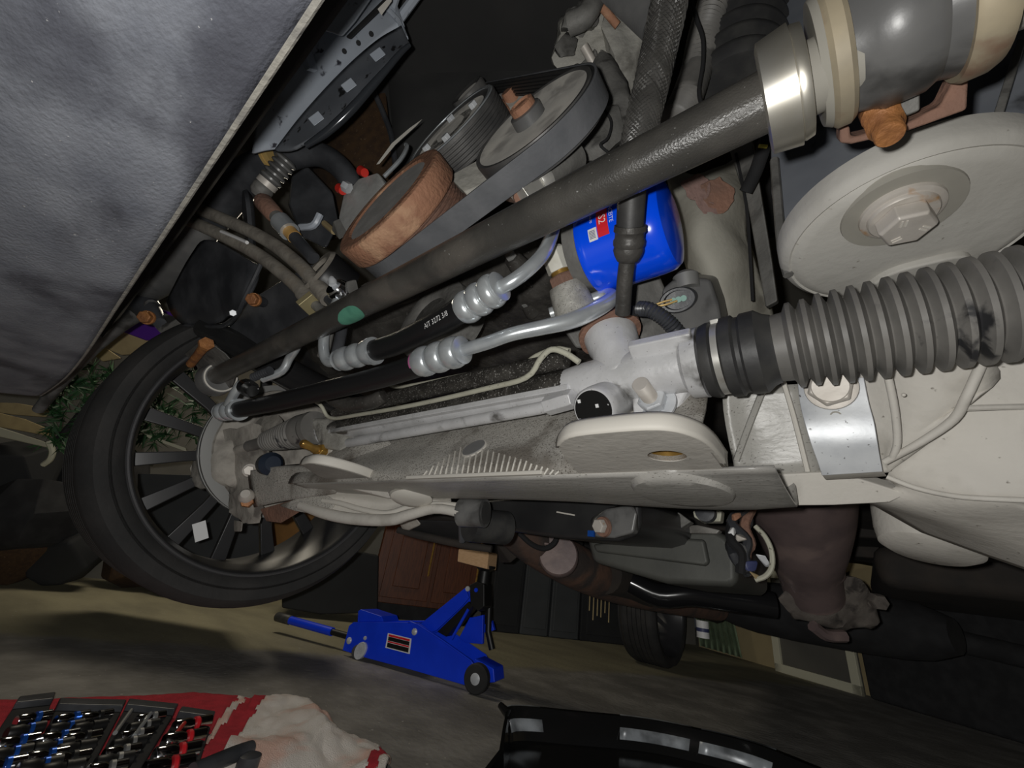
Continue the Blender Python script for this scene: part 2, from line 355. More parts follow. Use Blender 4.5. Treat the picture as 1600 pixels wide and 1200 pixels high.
# ================================================================ setting
def floor_mat():
    m = bpy.data.materials.new('stained_concrete'); m.use_nodes = True; nt = m.node_tree; N = nt.nodes; Lk = nt.links
    b = N['Principled BSDF']; b.inputs['Roughness'].default_value = .8
    g = N.new('ShaderNodeNewGeometry'); sp = N.new('ShaderNodeSeparateXYZ'); Lk.new(g.outputs['Position'], sp.inputs[0])
    def math_(op, a, c):
        n = N.new('ShaderNodeMath'); n.operation = op
        for i, v in enumerate((a, c)):
            if isinstance(v, (int, float)): n.inputs[i].default_value = v
            else: Lk.new(v, n.inputs[i])
        return n.outputs[0]
    def nz(s, d=5, st=None):
        n = N.new('ShaderNodeTexNoise'); n.inputs['Scale'].default_value = s; n.inputs['Detail'].default_value = d
        if st:
            mp = N.new('ShaderNodeMapping'); mp.inputs['Rotation'].default_value = (0, 0, -1.0); mp.inputs['Scale'].default_value = st; Lk.new(g.outputs['Position'], mp.inputs[0]); Lk.new(mp.outputs[0], n.inputs[0])
        else: Lk.new(g.outputs['Position'], n.inputs[0])
        return n.outputs['Fac']
    def ss(f, a, c):
        r = N.new('ShaderNodeMapRange'); r.interpolation_type = 'SMOOTHSTEP'; r.inputs[1].default_value = a; r.inputs[2].default_value = c; Lk.new(f, r.inputs[0]); return r.outputs[0]
    def mix(f, a, c):
        x = N.new('ShaderNodeMix'); x.data_type = 'RGBA'; Lk.new(f, x.inputs[0])
        for sock, v in ((x.inputs[6], a), (x.inputs[7], c)):
            if isinstance(v, tuple): sock.default_value = (*v, 1)
            else: Lk.new(v, sock)
        return x.outputs[2]
    # distance in front of the olive-toned strip that runs along the far wall
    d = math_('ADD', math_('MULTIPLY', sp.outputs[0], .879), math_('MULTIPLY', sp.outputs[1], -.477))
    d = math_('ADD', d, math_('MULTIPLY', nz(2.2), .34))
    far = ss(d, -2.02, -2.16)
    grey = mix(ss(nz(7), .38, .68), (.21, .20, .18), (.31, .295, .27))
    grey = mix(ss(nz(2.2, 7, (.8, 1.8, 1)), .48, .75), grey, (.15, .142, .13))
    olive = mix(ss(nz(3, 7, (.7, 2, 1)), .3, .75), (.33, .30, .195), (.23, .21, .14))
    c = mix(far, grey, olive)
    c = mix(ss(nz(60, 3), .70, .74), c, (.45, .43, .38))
    Lk.new(c, b.inputs['Base Color'])
    bp = N.new('ShaderNodeBump'); bp.inputs['Strength'].default_value = .35; bp.inputs['Distance'].default_value = .01; Lk.new(nz(45), bp.inputs['Height']); Lk.new(bp.outputs[0], b.inputs['Normal'])
    return m
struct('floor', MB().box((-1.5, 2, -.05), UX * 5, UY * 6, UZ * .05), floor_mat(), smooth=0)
def wallbox(dist, nrm, dr, a, c, h0, h1, th=.06):
    # nrm points away from the camera
    q = nrm * (dist + th); return MB().box(q + dr * (a + c) / 2 + UZ * (h0 + h1) / 2, nrm * th, dr * (c - a) / 2, UZ * (h1 - h0) / 2)
struct('wall_far', wallbox(4.0, -NA, DA, -3.5, 3.6, 0, 2.6), MT['wall'], smooth=0)
struct('wall_rear', wallbox(3.55, DA, NA, -3.9, 4, 0, 2.6), M('tan_garage_wall', (.30, .24, .13), .85, 0, (.24, .19, .10), 5), smooth=0)
struct('ceiling', MB().box((-1.5, 2, 2.66), UX * 5, UY * 6, UZ * .05), MT['wall'], smooth=0)

# ================================================================ bumper cover (near, upper left)
def bumper():
    t = Thing('bumper_cover', 'large scuffed grey plastic bumper underside filling the upper left corner', 'bumper')
    xs = [.55, .25, .05, -.15, -.35, -.6, -.85, -1.05, -1.2, -1.27, -1.30]
    rows = []
    for i, x in enumerate(xs):
        e = max(0, (-x - .85) / .45)
        ey = -.004 - .022 * e ** 2
        z0 = .200 + .006 * math.sin(x * 5)
        prof = [(ey, z0), (ey - .02, z0 - .006), (ey - .07, z0 - .016), (ey - .13, z0 - .02), (ey - .21, z0 - .015), (ey - .30, z0 + .005), (ey - .40, z0 + .06), (ey - .48, z0 + .16), (ey - .52, z0 + .28)]
        rows.append([G(x + (.0 if x > -1.1 else .25 * (y + .1) * e), y, z) for y, z in prof])
    t.part('panel', MB().sheet(rows, 3, 3), MT['plastic_grey'], solid=.004)
    pts = [r[0] for r in rows]
    t.part('rolled_lip', MB().tube([p + Vector((0, .001, .001)) for p in pts], .0027, 8, 3), MT['plastic_edge'])
    # drain slots and scuffs standing as slim recesses
    for (a, c, w) in (((72, 434), (108, 495), .006), ((200, 242), (206, 256), .004)):
        p, q = [PD(*k, .1985) for k in (a, c)]
        n = (p - CAM).normalized(); d = (q - p).normalized(); s_ = n.cross(d)
        m = MB().lathe(p * .5 + q * .5 - n * .012, n, [(0, 1e-4), (0, w), (.003, w)], 14)
        L_ = (q - p).length / 2; ctr = p * .5 + q * .5 - n * .012
        m.v = [ctr + (v - ctr) + d * ((v - ctr).dot(d)) * (L_ / w - 1) for v in m.v]
    return t.done()
bumper()

# ================================================================ sway bar
def sway():
    t = Thing('sway_bar', 'long oily black steel bar crossing diagonally in front of the engine', 'sway bar')
    D = .288
    e0, e1 = PD(338, 588, D), PD(1240, 137, D)
    pts = [e0.lerp(e1, i / 8) for i in range(9)]
    k = t.part('bar', MB().tube(pts, .0152, 28, 4), MT['bar'])
    # green paint mark wrapped on the underside
    c = PD(556, 479, D); ax = (e1 - e0).normalized()
    to = (CAM - c); to = (to - ax * to.dot(ax)).normalized(); sd = ax.cross(to)
    vs = []; fs = []; n = 14
    for i in range(n + 1):
        a = -1.25 + 1.5 * i / n
        w = .021 * math.sqrt(max(0, 1 - ((a + .5) / .76) ** 2)) + .002
        for j in range(5):
            u = -w + 2 * w * j / 4 + .006 * (a + .5) + .0025 * noise.noise(Vector((a * 3, j * 2, 1)))
            vs.append(c + ax * u + (to * math.cos(a) - sd * math.sin(a)) * .0156)
    for i in range(n):
        for j in range(4): fs.append((i * 5 + j, i * 5 + j + 1, (i + 1) * 5 + j + 1, (i + 1) * 5 + j))
    t.part('paint_mark', MB().add(vs, fs), MT['green_chalk'], label='green paint daub on the bar')
    # near collar
    a0 = PD(1192, 160, D); a1 = PD(1262, 126, D); ax = (a1 - a0).normalized(); L_ = (a1 - a0).length
    r = .0265
    t.part('collar', MB().lathe(a0, ax, [(0, .016), (0, r - .003), (.001, r), (L_ * .72, r + .0015), (L_ * .74, r - .0005), (L_ * .8, r), (L_ * .98, r - .001), (L_, r - .003), (L_, .016)], 48), MT['chrome_worn'], label='bright worn steel collar at the near end of the bar')
    t.part('sleeve', MB().lathe(a1, ax, [(-.005, .017), (.019, .0165)], 32), MT['disc_dark'])
    return t.done()
sway()

# far eyelet the bar runs into
def eyelet():
    t = Thing('bar_bushing_bracket', 'grey eyelet bracket with pale bushing around the far end of the long bar', 'bracket')
    c = PD(340, 592, .290); ax = Vector((1, .05, .02)).normalized()
    t.part('bushing', MB().lathe(c, ax, [(-.015, .016), (-.015, .030), (.012, .0285), (.014, .0275), (.014, .018)], 36), MT['mount_grey'])
    t.part('bushing_ring', MB().lathe(c + ax * .0135, ax, [(0, .0235), (0, .026), (.002, .026), (.002, .0235), (0, .0235)], 36, False), MT['rib_pale'])
    out = [PD(*q, .292) for q in ((288, 552), (318, 528), (352, 552), (372, 575), (362, 606), (335, 612), (312, 598), (308, 575))]
    t.part('ear', MB().prism(out, Vector((-.012, .004, .006))), MT['engine_mid'], bevel=.002)
    b0 = PD(322, 538, .283); b1 = PD(298, 569, .276)
    t.part('stud', MB().tube([b0, b0.lerp(b1, .5), b1], [.0075, .0068, .0068], 10), MT['rust_bolt'], label='rusty stud')
    hx = MB().lathe(b0, (b1 - b0), [(-.004, .011), (.004, .011)], 6)
    t.part('nut', hx, MT['rust_bolt'])
    t.done()
eyelet()

# ================================================================ near bar mount, upper right
def barmount():
    t = Thing('bar_mount_bushing', 'grey rubber mount between two tan flanges at the upper right', 'mount')
    D = .300
    a0 = PD(1300, 92, D); ax = UX.copy(); L_ = .046; a1 = a0 + ax * L_
    t.part('rubber_body', MB().lathe(a0, ax, [(0, .02), (.004, .028), (.012, .030), (L_ * .35, .0325), (L_ * .65, .0325), (L_ - .012, .030), (L_ - .004, .032), (L_, .02)], 48), MT['mount_grey'])
    f1 = MB().lathe(a0, ax, [(-.004, .018), (-.004, .030), (-.002, .0322), (.003, .0322), (.005, .0305), (.005, .02)], 48)
    t.part('flange', f1, MT['tan_flange']); t.part('flange_rim', MB().lathe(a0 - ax * .007, ax, [(0, .02), (0, .0285), (.003, .0305), (.003, .02)], 48), MT['disc_dark'])
    f2 = MB().lathe(a1, ax, [(-.006, .02), (-.006, .034), (-.004, .0355), (.003, .0355), (.006, .034), (.006, .02)], 48)
    t.part('flange', f2, MT['tan_flange'])
    t.part('shaft', MB().lathe(a1 + ax * .006, ax, [(0, .024), (.02, .026), (.12, .030), (.12, .01)], 36), MT['alu_dirty'])
    t.done()
    t = Thing('rusty_bracket_stud', 'thick rusty threaded stud and bracket hanging above the pale disc', 'stud')
    b = [PD(*q, .318) for q in ((1312, 196), (1328, 196), (1330, 214), (1410, 196), (1470, 165), (1492, 120), (1515, 118), (1512, 172), (1420, 205), (1330, 226), (1312, 224))]
    t.part('bracket', MB().prism(b, Vector((0, .006, .012))), MT['rust_dark'], bevel=.0015)
    s0, s1 = PD(1370, 165, .316), PD(1391, 212, .290)
    ax = (s1 - s0); L_ = ax.length
    pr = [(0, .0078), (L_ * .3, .0078), (L_ * .33, .0068)]
    for i in range(6): pr += [(L_ * (.36 + i * .07), .0074), (L_ * (.395 + i * .07), .0066)]
    pr += [(L_ * .8, .0060), (L_ * .98, .0060), (L_, .0055)]
    t.part('threaded_stud', MB().lathe(s0, ax, pr, 24), MT['rust_bolt'])
    t.part('tab', MB().prism([PD(*q, .309) for q in ((1402, 150), (1424, 136), (1438, 132), (1438, 172), (1418, 180), (1404, 176))], Vector((0, .004, .004))), MT['engine_mid'], bevel=.001)
    t.done()
barmount()

# dark side plate behind the disc (upper right)
def sideplate():
    t = Thing('frame_side_plate', 'blue grey steel side plate behind the pale disc and rubber mount', 'frame')
    b = [PY(*q, .355) for q in ((1200, -60), (1760, -60), (1760, 330), (1560, 215), (1225, 420), (1205, 300))]
    t.part('plate', MB().prism(b, Vector((0, .01, .0))), M('blue_grey_steel', (.15, .162, .185), .5, .0, (.21, .222, .245), 14, spots2=(.03, .03, .03), s2sc=22, s2thr=.66), bevel=.002)
    b = [PY(*q, .335) for q in ((1545, 200), (1590, 60), (1604, 60), (1560, 205))]
    t.part('rib', MB().prism(b, Vector((0, .02, 0))), MT['engine_mid'], bevel=.001)
    t.done()
    pts = [PY(*q, .345) for q in ((1210, 250), (1214, 300), (1222, 390), (1232, 430))]
    one('frame_edge_strip', MB().tube(pts, .004, 8, 3), MT['engine_mid'], 'thin dark edge strip at the left border of the pale disc', 'strip')
sideplate()

# ================================================================ pale disc with hex bolt
def disc():
    t = Thing('body_mount_disc', 'big pale dusty round plate with a large hex bolt in its middle', 'mount plate')
    c = P(1404, 322, .275)
    z0 = c.z
    # plate is horizontal, seen from below
    def on(px, py, dz=0): r = ray(px, py); return r * ((z0 + dz - H) / r.z) + CAM
    cp = Vector((.0713, .3398, z0)); rad = .0788
    prof = [(0, 1e-4), (0, rad * .80), (.001, rad * .86), (.004, rad * .905), (.003, rad * .925), (.006, rad * .97), (.011, rad * 1.0), (.024, rad * 1.0), (.026, .01)]
    t.part('plate', MB().lathe(cp, UZ, prof, 72, False), MT['disc_grey'])
    s0 = c + Vector((.001, .004, -.0005))
    t.part('seat_ring', MB().lathe(s0, UZ, [(-.0012, 1e-4), (-.0012, .0325), (.004, .034)], 48), MT['disc_dark'])
    t.part('washer', MB().lathe(s0, UZ, [(-.0045, 1e-4), (-.0045, .0205), (-.0035, .0225), (-.001, .023)], 48), MT['bolt_pale'])
    t.part('washer', MB().lathe(s0 - UZ * .0045, UZ, [(-.003, 1e-4), (-.003, .0180), (-.002, .0188), (0, .019)], 40), MT['bolt_pale'])
    b = t.part('hex_bolt', MB().hexa(s0 - UZ * .0075, -UZ, .0155, .012, .35, .1), MT['bolt_pale'], bevel=.0008)
    # raised grade marks on the bolt head
    for a in (.3, 2.3, 4.4):
        q = s0 - UZ * .0196 + Vector((math.cos(a), math.sin(a), 0)) * .0085
        d = Vector((math.cos(a + .5), math.sin(a + .5), 0)); e = UZ.cross(d)
        for k in (-1, 1): t.part('grade_mark', MB().box(q + e * .0012 * k, d * .0026, e * .0005, UZ * .0004), MT['rib_pale'], of=b)
    t.done()
    # shallow tongue stamped below it
    o = [on(*q, .004) for q in ((1335, 470), (1350, 440), (1385, 415), (1440, 398), (1500, 386), (1518, 400), (1530, 440), (1530, 480), (1340, 500))]
    one('mount_tongue', MB().prism(crom([*o], 3), -UZ * .010), MT['disc_grey'], 'flat grey tongue overlapping the lower part of the pale disc above the bellows', 'plate', bevel=.002)
disc()

# ================================================================ steering rack
RY, RZ = .327, .184
RC = lambda x: G(x, RY, RZ)
def rack():
    t = Thing('steering_rack', 'silver cast steering rack with pinion tower and black adjuster cap', 'steering rack')
    xr = PD(1098, 560, .372).x; xt = PD(962, 575, .372).x; xl = PD(498, 672, .372).x
    tb = MB().lathe(RC(xl), UX, [(0, .012), (0, .027), (.012, .0275), (.02, .024), (.05, .0205), (.10, .019), (xt - xl - .06, .019), (xt - xl - .035, .022), (xt - xl, .024), (xt - xl + .03, .0235), (xr - xl - .016, .0235), (xr - xl - .012, .030), (xr - xl, .031), (xr - xl, .012)], 40)
    t.part('housing', tb, MT['alu'])
    # oily grime covering the upper side of the tube
    gr = MB(); vs = []; fs = []; nx, na = 60, 10
    for i in range(nx + 1):
        x = xl + .045 + (xt - xl - .085) * i / nx
        lo = math.radians(222 + 7 * noise.noise(Vector((x * 40, 0, 0))) + 5 * noise.noise(Vector((x * 130, 3, 0)))) - math.radians(18) * max(0, (i / nx - .72) / .28)
        for j in range(na + 1):
            a = lo + (math.radians(80) - lo) * j / na
            rr = .0196 if x > xl + .10 else .0196 + (.0215 - .0196) * (xl + .10 - x) / .055
            vs.append(RC(x) + Vector((0, math.cos(a), math.sin(a))) * rr)
    for i in range(nx):
        for j in range(na): fs.append((i * (na + 1) + j, i * (na + 1) + j + 1, (i + 1) * (na + 1) + j + 1, (i + 1) * (na + 1) + j))
    t.part('oil_grime', gr.add(vs, fs), MT['grime'], of=0, label='black oily grime on the upper side of the rack')
    t.part('upper_gallery', MB().tube([PD(525, 645, .362), PD(640, 616, .364), PD(760, 589, .366), PD(885, 562, .368)], [.010, .011, .011, .009], 16, 2), MT['grime'])
    # cast ribs along the tube
    e = Vector((0, -.60, .25)).normalized()
    for dz, w in ((-.0105, .0035),):
        c0 = G(xl + .07, RY - .0165, RZ + dz); c1 = G(xt - .045, RY - .0165, RZ + dz)
        t.part('rib', MB().box(c0.lerp(c1, .5), (c1 - c0) / 2, UY * .004, UZ * w), MT['alu'], bevel=.0012)
    for q0, q1, w in (((985, 548), (1082, 528), .0055), ((990, 590), (1088, 566), .005)):
        c0, c1 = PD(*q0, .358), PD(*q1, .358)
        t.part('rib', MB().box(c0.lerp(c1, .5), (c1 - c0) / 2, Vector((0, -.006, .004)), Vector((0, .3, .95)) * w * .8), MT['alu'], bevel=.0015)
    # pinion tower
    b0, b1 = P(974, 588, .385), P(953, 524, .418); ax = b1 - b0; L_ = ax.length
    t.part('pinion_tower', MB().lathe(b0, ax, [(-.012, .012), (-.004, .021), (0, .0225), (L_ * .55, .0235), (L_ * .7, .026), (L_ * .97, .0275), (L_, .026), (L_, .01)], 40), MT['alu'])
    t.part('tower_flange', MB().lathe(b1, ax, [(-.001, .01), (-.001, .0325), (.003, .033), (.004, .031), (.006, .028), (.03, .024)], 28).jitter(.0015, 60), MT['rust_dark'], label='rusty flange on top of the tower')
    # adjuster with black cap
    a0, a1 = P(962, 622, .395), P(927, 640, .352); ax = (a1 - a0).normalized(); L_ = (a1 - a0).length
    t.part('adjuster_body', MB().lathe(a0, ax, [(-.01, .018), (0, .020), (L_ * .8, .0205), (L_ * .97, .0200), (L_, .0185), (L_, .01)], 40), MT['alu'])
    k = t.part('adjuster_cap', MB().lathe(a1, ax, [(-.004, .0175), (.0006, .0175), (.0012, .0168), (.0012, 1e-4)], 40), MT['cap_black'], label='round black cap')
    e1, e2 = perp(ax)
    up = (UZ - ax * UZ.dot(ax)).normalized(); sd = ax.cross(up)
    for q in ((905, 627), (933, 634), (906, 657)):
        r = ray(*q); w = r * ((a1 + ax * .0014 - CAM).dot(ax) / r.dot(ax)) + CAM
        t.part('cap_notch', MB().box(w, up * .0016, sd * .0014, ax * .0005), MT['white_print'], of=k)
    # hex plug at the left of the cap
    h0, h1 = P(835, 640, .42), P(897, 622, .385)
    t.part('hex_sleeve', MB().hexa(h0.lerp(h1, .35), h1 - h0, .0105, (h1 - h0).length * .65), MT['alu'], bevel=.0008)
    t.part('plug_rod', MB().tube([PD(545, 692, .352), PD(700, 664, .350), h0.lerp(h1, .1), h0.lerp(h1, .45)], [.0075, .007, .0068, .0068], 14, 2), MT['alu'])
    # mounting ear with stud, nut and washer
    c = P(1024, 632, .365); nrm = (P(1003, 604, .345) - c).normalized()
    ear = [P(*q) for q in ((985, 600, .385), (1010, 596, .385), (1050, 604, .375), (1100, 560, .365), (1085, 600, .365), (1050, 660, .36), (1020, 668, .362), (990, 655, .365))]
    t.part('mount_ear', MB().hull(ear + [p - nrm * .02 for p in ear]), MT['alu'], bevel=.002)
    t.part('washer', MB().lathe(c, nrm, [(0, 1e-4), (0, .0195), (.003, .0195), (.0035, .0185), (.0035, .005)], 40), MT['galv'])
    t.part('nut', MB().hexa(c + nrm * .0035, nrm, .0128, .010, .3), MT['galv'], bevel=.0006)
    pr = [(.012, .0078)]
    L_ = (P(1003, 604, .345) - c).length + .004
    x = .014
    while x < L_: pr += [(x, .0066), (x + .0008, .0073), (x + .0016, .0066)]; x += .0018
    pr += [(L_ + .001, .005), (L_ + .001, 1e-4)]
    t.part('threaded_stud', MB().lathe(c, nrm, pr, 20), MT['bolt_pale'])
    # left end flare
    t.part('end_flange', MB().hull([P(*q) for q in ((486, 655, .72), (545, 648, .68), (560, 690, .66), (530, 705, .66), (500, 700, .69), (486, 655, .75), (545, 648, .71), (530, 705, .69))]), MT['alu_dirty'], bevel=.004)
    t.done()
    return xr, xl
XR, XL_ = rack()

def bellows_near():
    t = Thing('rack_bellows', 'long ribbed black rubber steering bellows running out of frame at the right', 'bellows')
    x0 = PD(1206, 540, .372).x; xa = PD(1225, 455, .375).x; xb = PD(1545, 405, .375).x
    st = (xb - xa) / 11; n = 15; pr = []
    R0, R1 = .0345, .0268
    for k in range(n):
        c = xa + st * k - x0; g = min(1, .80 + .07 * k)
        rr = R0 * (1 if k > 1 else .96)
        pr += [(c - st * .5, R1), (c - st * .47, R1 + .0003), (c - st * .17, rr), (c + st * .13, rr), (c + st * .44, R1 + .0003), (c + st * .5, R1)]
    t.part('bellow', MB().lathe(RC(x0), UX, [(-.004, .026)] + pr, 72), MT['rubber_dusty'], smooth=25)
    x1 = PD(1102, 560, .372).x
    L_ = x0 - x1
    t.part('boot_neck', MB().lathe(RC(x1), UX, [(0, .02), (0, .031), (L_ * .1, .0325), (L_ * .16, .0325), (L_ * .2, .0295), (L_ * .3, .0295), (L_ * .34, .0335), (L_ * .5, .034), (L_ * .54, .0315), (L_ * .6, .0315), (L_ * .64, .0335), (L_ * .84, .0335), (L_ * .95, .029), (L_ * 1.05, .027)], 56), MT['rubber'], smooth=25)
    t.part('clamp', MB().lathe(RC(x1 + L_ * .2), UX, [(0, .0295), (0, .0305), (L_ * .1, .0305), (L_ * .1, .0295)], 56), MT['steel'], label='metal clamp band')
    a = math.radians(118)
    q = RC(x1 + L_ * .25) + Vector((0, math.cos(a) * .031, math.sin(a) * .031))
    t.part('clamp_ear', MB().box(q, UX * .0035, Vector((0, math.cos(a), math.sin(a))) * .003, Vector((0, -math.sin(a), math.cos(a))) * .004), MT['steel'], bevel=.0008)
    t.done()
bellows_near()

def bellows_far():
    t = Thing('far_rack_bellows', 'small grey ribbed bellows at the far end of the steering rack', 'bellows')
    a, b = P(494, 668, .72), P(408, 692, .80); ax = (b - a); L_ = ax.length
    pr = [(0, .02), (0, .030), (L_ * .06, .0315), (L_ * .10, .0285), (L_ * .16, .0315), (L_ * .24, .0315)]
    n = 12
    for k in range(n):
        u = k / n; r = .030 - .011 * u; c = L_ * (.28 + .62 * u); s = L_ * .62 / n
        pr += [(c, r - .003), (c + s * .35, r), (c + s * .6, r)]
    pr += [(L_ * .92, .014), (L_ * 1.0, .012), (L_ * 1.25, .0115)]
    t.part('bellow', MB().lathe(a, ax, pr, 40), MT['rubber_dusty'], smooth=25)
    t.part('rod', MB().tube([b.lerp(a, .1), b + ax * .5], .009, 12), MT['knuckle'])
    t.done()
    # greasy zerk / nut
    t = Thing('tie_rod_nut', 'greasy brass coloured stud and nut beside the far bellows', 'nut')
    n0, n1 = P(505, 708, .69), P(474, 693, .66); ax = (n1 - n0)
    t.part('nut', MB().hexa(n0, ax, .0135, .013), MT['brass'], bevel=.001)
    t.part('stud', MB().lathe(n0, ax, [(0, .007), (.02, .0075), (.024, .006), (ax.length, .0075), (ax.length + .004, .005)], 14), MT['brass'])
    t.part('washer', MB().lathe(n0 - ax.normalized() * .003, ax, [(0, 1e-4), (0, .019), (.003, .019), (.003, .005)], 24), MT['frame_grey'])
    t.done()
bellows_far()

def cream_lines():
    ra = [(330 + 145, 618, .70), (500, 632, .685), (516, 653, .665), (560, 648, .63), (650, 632, .56), (760, 607, .49), (822, 590, .455), (845, 560, .445), (862, 546, .445), (884, 552, .44), (905, 566, .43)]
    rb = [(545, 596, .66), (600, 596, .60), (615, 604, .585), (650, 601, .56), (740, 583, .505), (810, 572, .47), (838, 556, .458), (868, 545, .45), (890, 548, .445)]
    lab = ['long cream steel line running along the full rack', 'shorter cream steel line behind the upper side of the rack']
    for k, pts in enumerate(([PD(a, b, .3465 if a < 800 else .3465 - .00 * a) for a, b, _ in ra], [PD(a, b, .372) for a, b, _ in rb])):
        one('fluid_line', MB().tube(pts, .0031 if k == 0 else .0029, 10, 4), MT['cream_line'], lab[k], 'steel line', 'cream fluid lines on the steering rack')
cream_lines()

# ================================================================ subframe
def subframe():
    t = Thing('subframe_crossmember', 'pale dirty steel crossmember running below the steering rack', 'crossmember')
    yb, zb = .300, .083
    # front face sheet, from bottom edge up behind the rack
    xs = [-.078, -.10, -.15, -.25, -.35, -.45, -.55, -.66, -.74]
    rows = []
    for x in xs:
        rows.append([G(x, yb + .002, zb), G(x, yb + .003, zb + .012), G(x, yb + .02, zb + .035), G(x, yb + .045, zb + .065), G(x, yb + .065, zb + .10), G(x, yb + .09, zb + .14)])
    t.part('front_face', MB().sheet(rows, 1, 3), MT['frame_dirty'], solid=.003)
    lip = MB().box(G(-.31, yb - .0005, zb + .0015), UX * .10, UY * .003, UZ * .002)
    t.part('bottom_lip', lip, MT['rib_pale'], bevel=.001)
    # underside
    rows = []
    for x, y1, dz in ((-.03, .44, .0), (-.08, .46, 0), (-.15, .455, 0), (-.25, .43, 0), (-.4, .42, 0), (-.55, .425, 0), (-.66, .43, .0), (-.72, .40, .0)):
        rows.append([G(x, yb + .002, zb), G(x, yb + .03, zb - .002), G(x, (yb + y1) / 2, zb - .003), G(x, y1 - .02, zb - .001), G(x, y1, zb + .012), G(x, y1 + .004, zb + .05)])
    t.part('underside', MB().sheet(rows, 3, 3), MT['frame_oily'], solid=.003)
    # raised oval boss on the underside
    c = PZ(1066, 768, zb - .004); c.z = zb - .003 + H
    m = MB().lathe(c, -UZ, [(-.004, .085), (.001, .083), (.004, .078), (.005, .06), (.005, 1e-4)], 48, False)
    ex = (PZ(1145, 765, zb - .004) - PZ(985, 765, zb - .004)); hx = ex.length / 2; ex.normalize(); ey = UZ.cross(ex)
    hy = (PZ(1066, 790, zb - .004) - PZ(1066, 748, zb - .004)).length / 2
    m.v = [c + ex * ((v - c).dot(ex) / .085 * hx) + ey * ((v - c).dot(ey) / .085 * hy) + UZ * (v - c).z for v in m.v]
    t.part('oval_boss', m, MT['frame_oily'])
    # stamped comb ribs with a sloped top line
    poly = [(yb + .002, zb), (yb + .003, zb + .012), (yb + .02, zb + .035), (yb + .045, zb + .065), (yb + .065, zb + .10), (yb + .09, zb + .14)]
    def onf(px, py, off=.0035):
        r = ray(px, py); best = None
        for (y0, z0), (y1, z1) in zip(poly, poly[1:]):
            den = (y1 - y0) * r.z - (z1 - z0) * r.y
            u = (z0 * r.y - y0 * r.z) / den
            if -.3 <= u <= 1.0: best = ((y0 + (y1 - y0) * u) / r.y, (y1 - y0, z1 - z0)); break
        s, (dy, dz) = best; L_ = math.hypot(dy, dz)
        return r * s + CAM + Vector((0, -dz / L_, dy / L_)) * off
    rib = MB()
    n = 27
    for k in range(n):
        u = k / (n - 1); px = 655 + (878 - 655) * u
        top = 742 - 40 * min(1, u / .27) if u < .35 else 700 + 40 * ((u - .35) / .65)
        top = max(top, 700)
        bot = 744 - 1.5 * u
        if bot - top < 3: continue
        rib.tube([onf(px + 6 * s / 6, bot + (top - bot) * s / 6, .0022) for s in range(7)], .0010, 6)
    t.part('comb_ribs', rib, MT['rib_pale'], kind='stuff', smooth=0)
    # round access hole: a dark recessed plug with a rim
    hc = onf(742, 703, .0005); nn = Vector((0, -.80, .6)).normalized()
    t.part('hole_rim', MB().lathe(hc - nn * .002, nn, [(0, .0135), (0, .0165), (.004, .0165), (.0045, .015), (.0045, .0135), (0, .0135)], 28, False), MT['frame_grey'])
    t.part('hole_plug', MB().lathe(hc, nn, [(0, .0145), (.0035, .0145), (.0035, 1e-4)], 28), M('grey_plug', (.2, .2, .2), .6))
    # big tab with hole (right) : horizontal plate with upturned flange
    def tab(out, hole, fl, mat1, mat2, nm='tab', z=zb, lab=None):
        o = [PZ(*q, z) for q in out]
        o = crom(o, 3)
        holes = []
        if hole:
            hc = PZ(*hole, z); holes = [[hc + Vector((math.cos(a), math.sin(a), 0)) * .0125 for a in [2 * math.pi * i / 24 for i in range(24)]]]
        k = t.part(nm, MB().plate(o, holes, UZ * .004), mat1, smooth=30, label=lab)
        if hole: t.part('hole_sleeve', MB().lathe(PZ(*hole, z) , UZ, [(.0005, .0125), (.018, .0125), (.018, .001)], 24, False), MT['brass'], of=k)
        fr = [PZ(*q, z) for q in fl]; fr = crom(fr, 4)
        rows = [[p for p in fr], [p + UZ * .006 for p in fr], [p + UZ * .0115 + (UY * .003) for p in fr]]
        t.part(nm + '_flange', MB().sheet(rows, 1, 2), mat2, solid=.004)
    tab([(872, 698), (890, 684), (950, 676), (1030, 672), (1080, 682), (1110, 700), (1132, 728), (1100, 737), (1000, 741), (915, 743), (890, 725)], (1042, 713),
        [(872, 700), (890, 685), (950, 677), (1030, 673), (1080, 683), (1110, 701), (1133, 730)], MT['frame_grey'], MT['rib_pale'], lab='rounded pale mounting tab with a brass lined hole')
    tab([(470, 726), (490, 725), (530, 733), (570, 745), (600, 757), (640, 752), (700, 750), (690, 760), (560, 760), (500, 745)], None,
        [(470, 727), (490, 724), (530, 732), (570, 744), (600, 757)], MT['frame_oily'], MT['rib_pale'], z=zb + .004)
    # far bracket flange and bolt boss
    t.part('end_gusset', MB().hull([P(*q) for q in ((500, 722, .66), (560, 690, .66), (600, 680, .64), (640, 720, .58), (610, 752, .585), (545, 735, .62), (520, 700, .70), (620, 700, .66), (600, 740, .62))]), MT['frame_dirty'], bevel=.003)
    t.part('lower_fork', MB().hull([P(*q) for q in ((524, 757, .62), (560, 756, .60), (605, 765, .58), (612, 780, .58), (570, 768, .62), (530, 762, .64), (560, 770, .65))]), MT['frame_grey'], bevel=.002)
    c = P(642, 778, .56)
    m = MB().lathe(c, Vector((.8, -.1, -.6)), [(-.008, .03), (.004, .032), (.009, .022), (.010, 1e-4)], 28)
    e1 = (P(670, 784, .56) - P(612, 772, .56)).normalized()
    e2 = (UZ - e1 * UZ.dot(e1)).normalized()
    m.v = [v - e2 * ((v - c).dot(e2) * .62) for v in m.v]
    t.part('bolt_boss', m, MT['rib_pale'])
    t.done()
subframe()

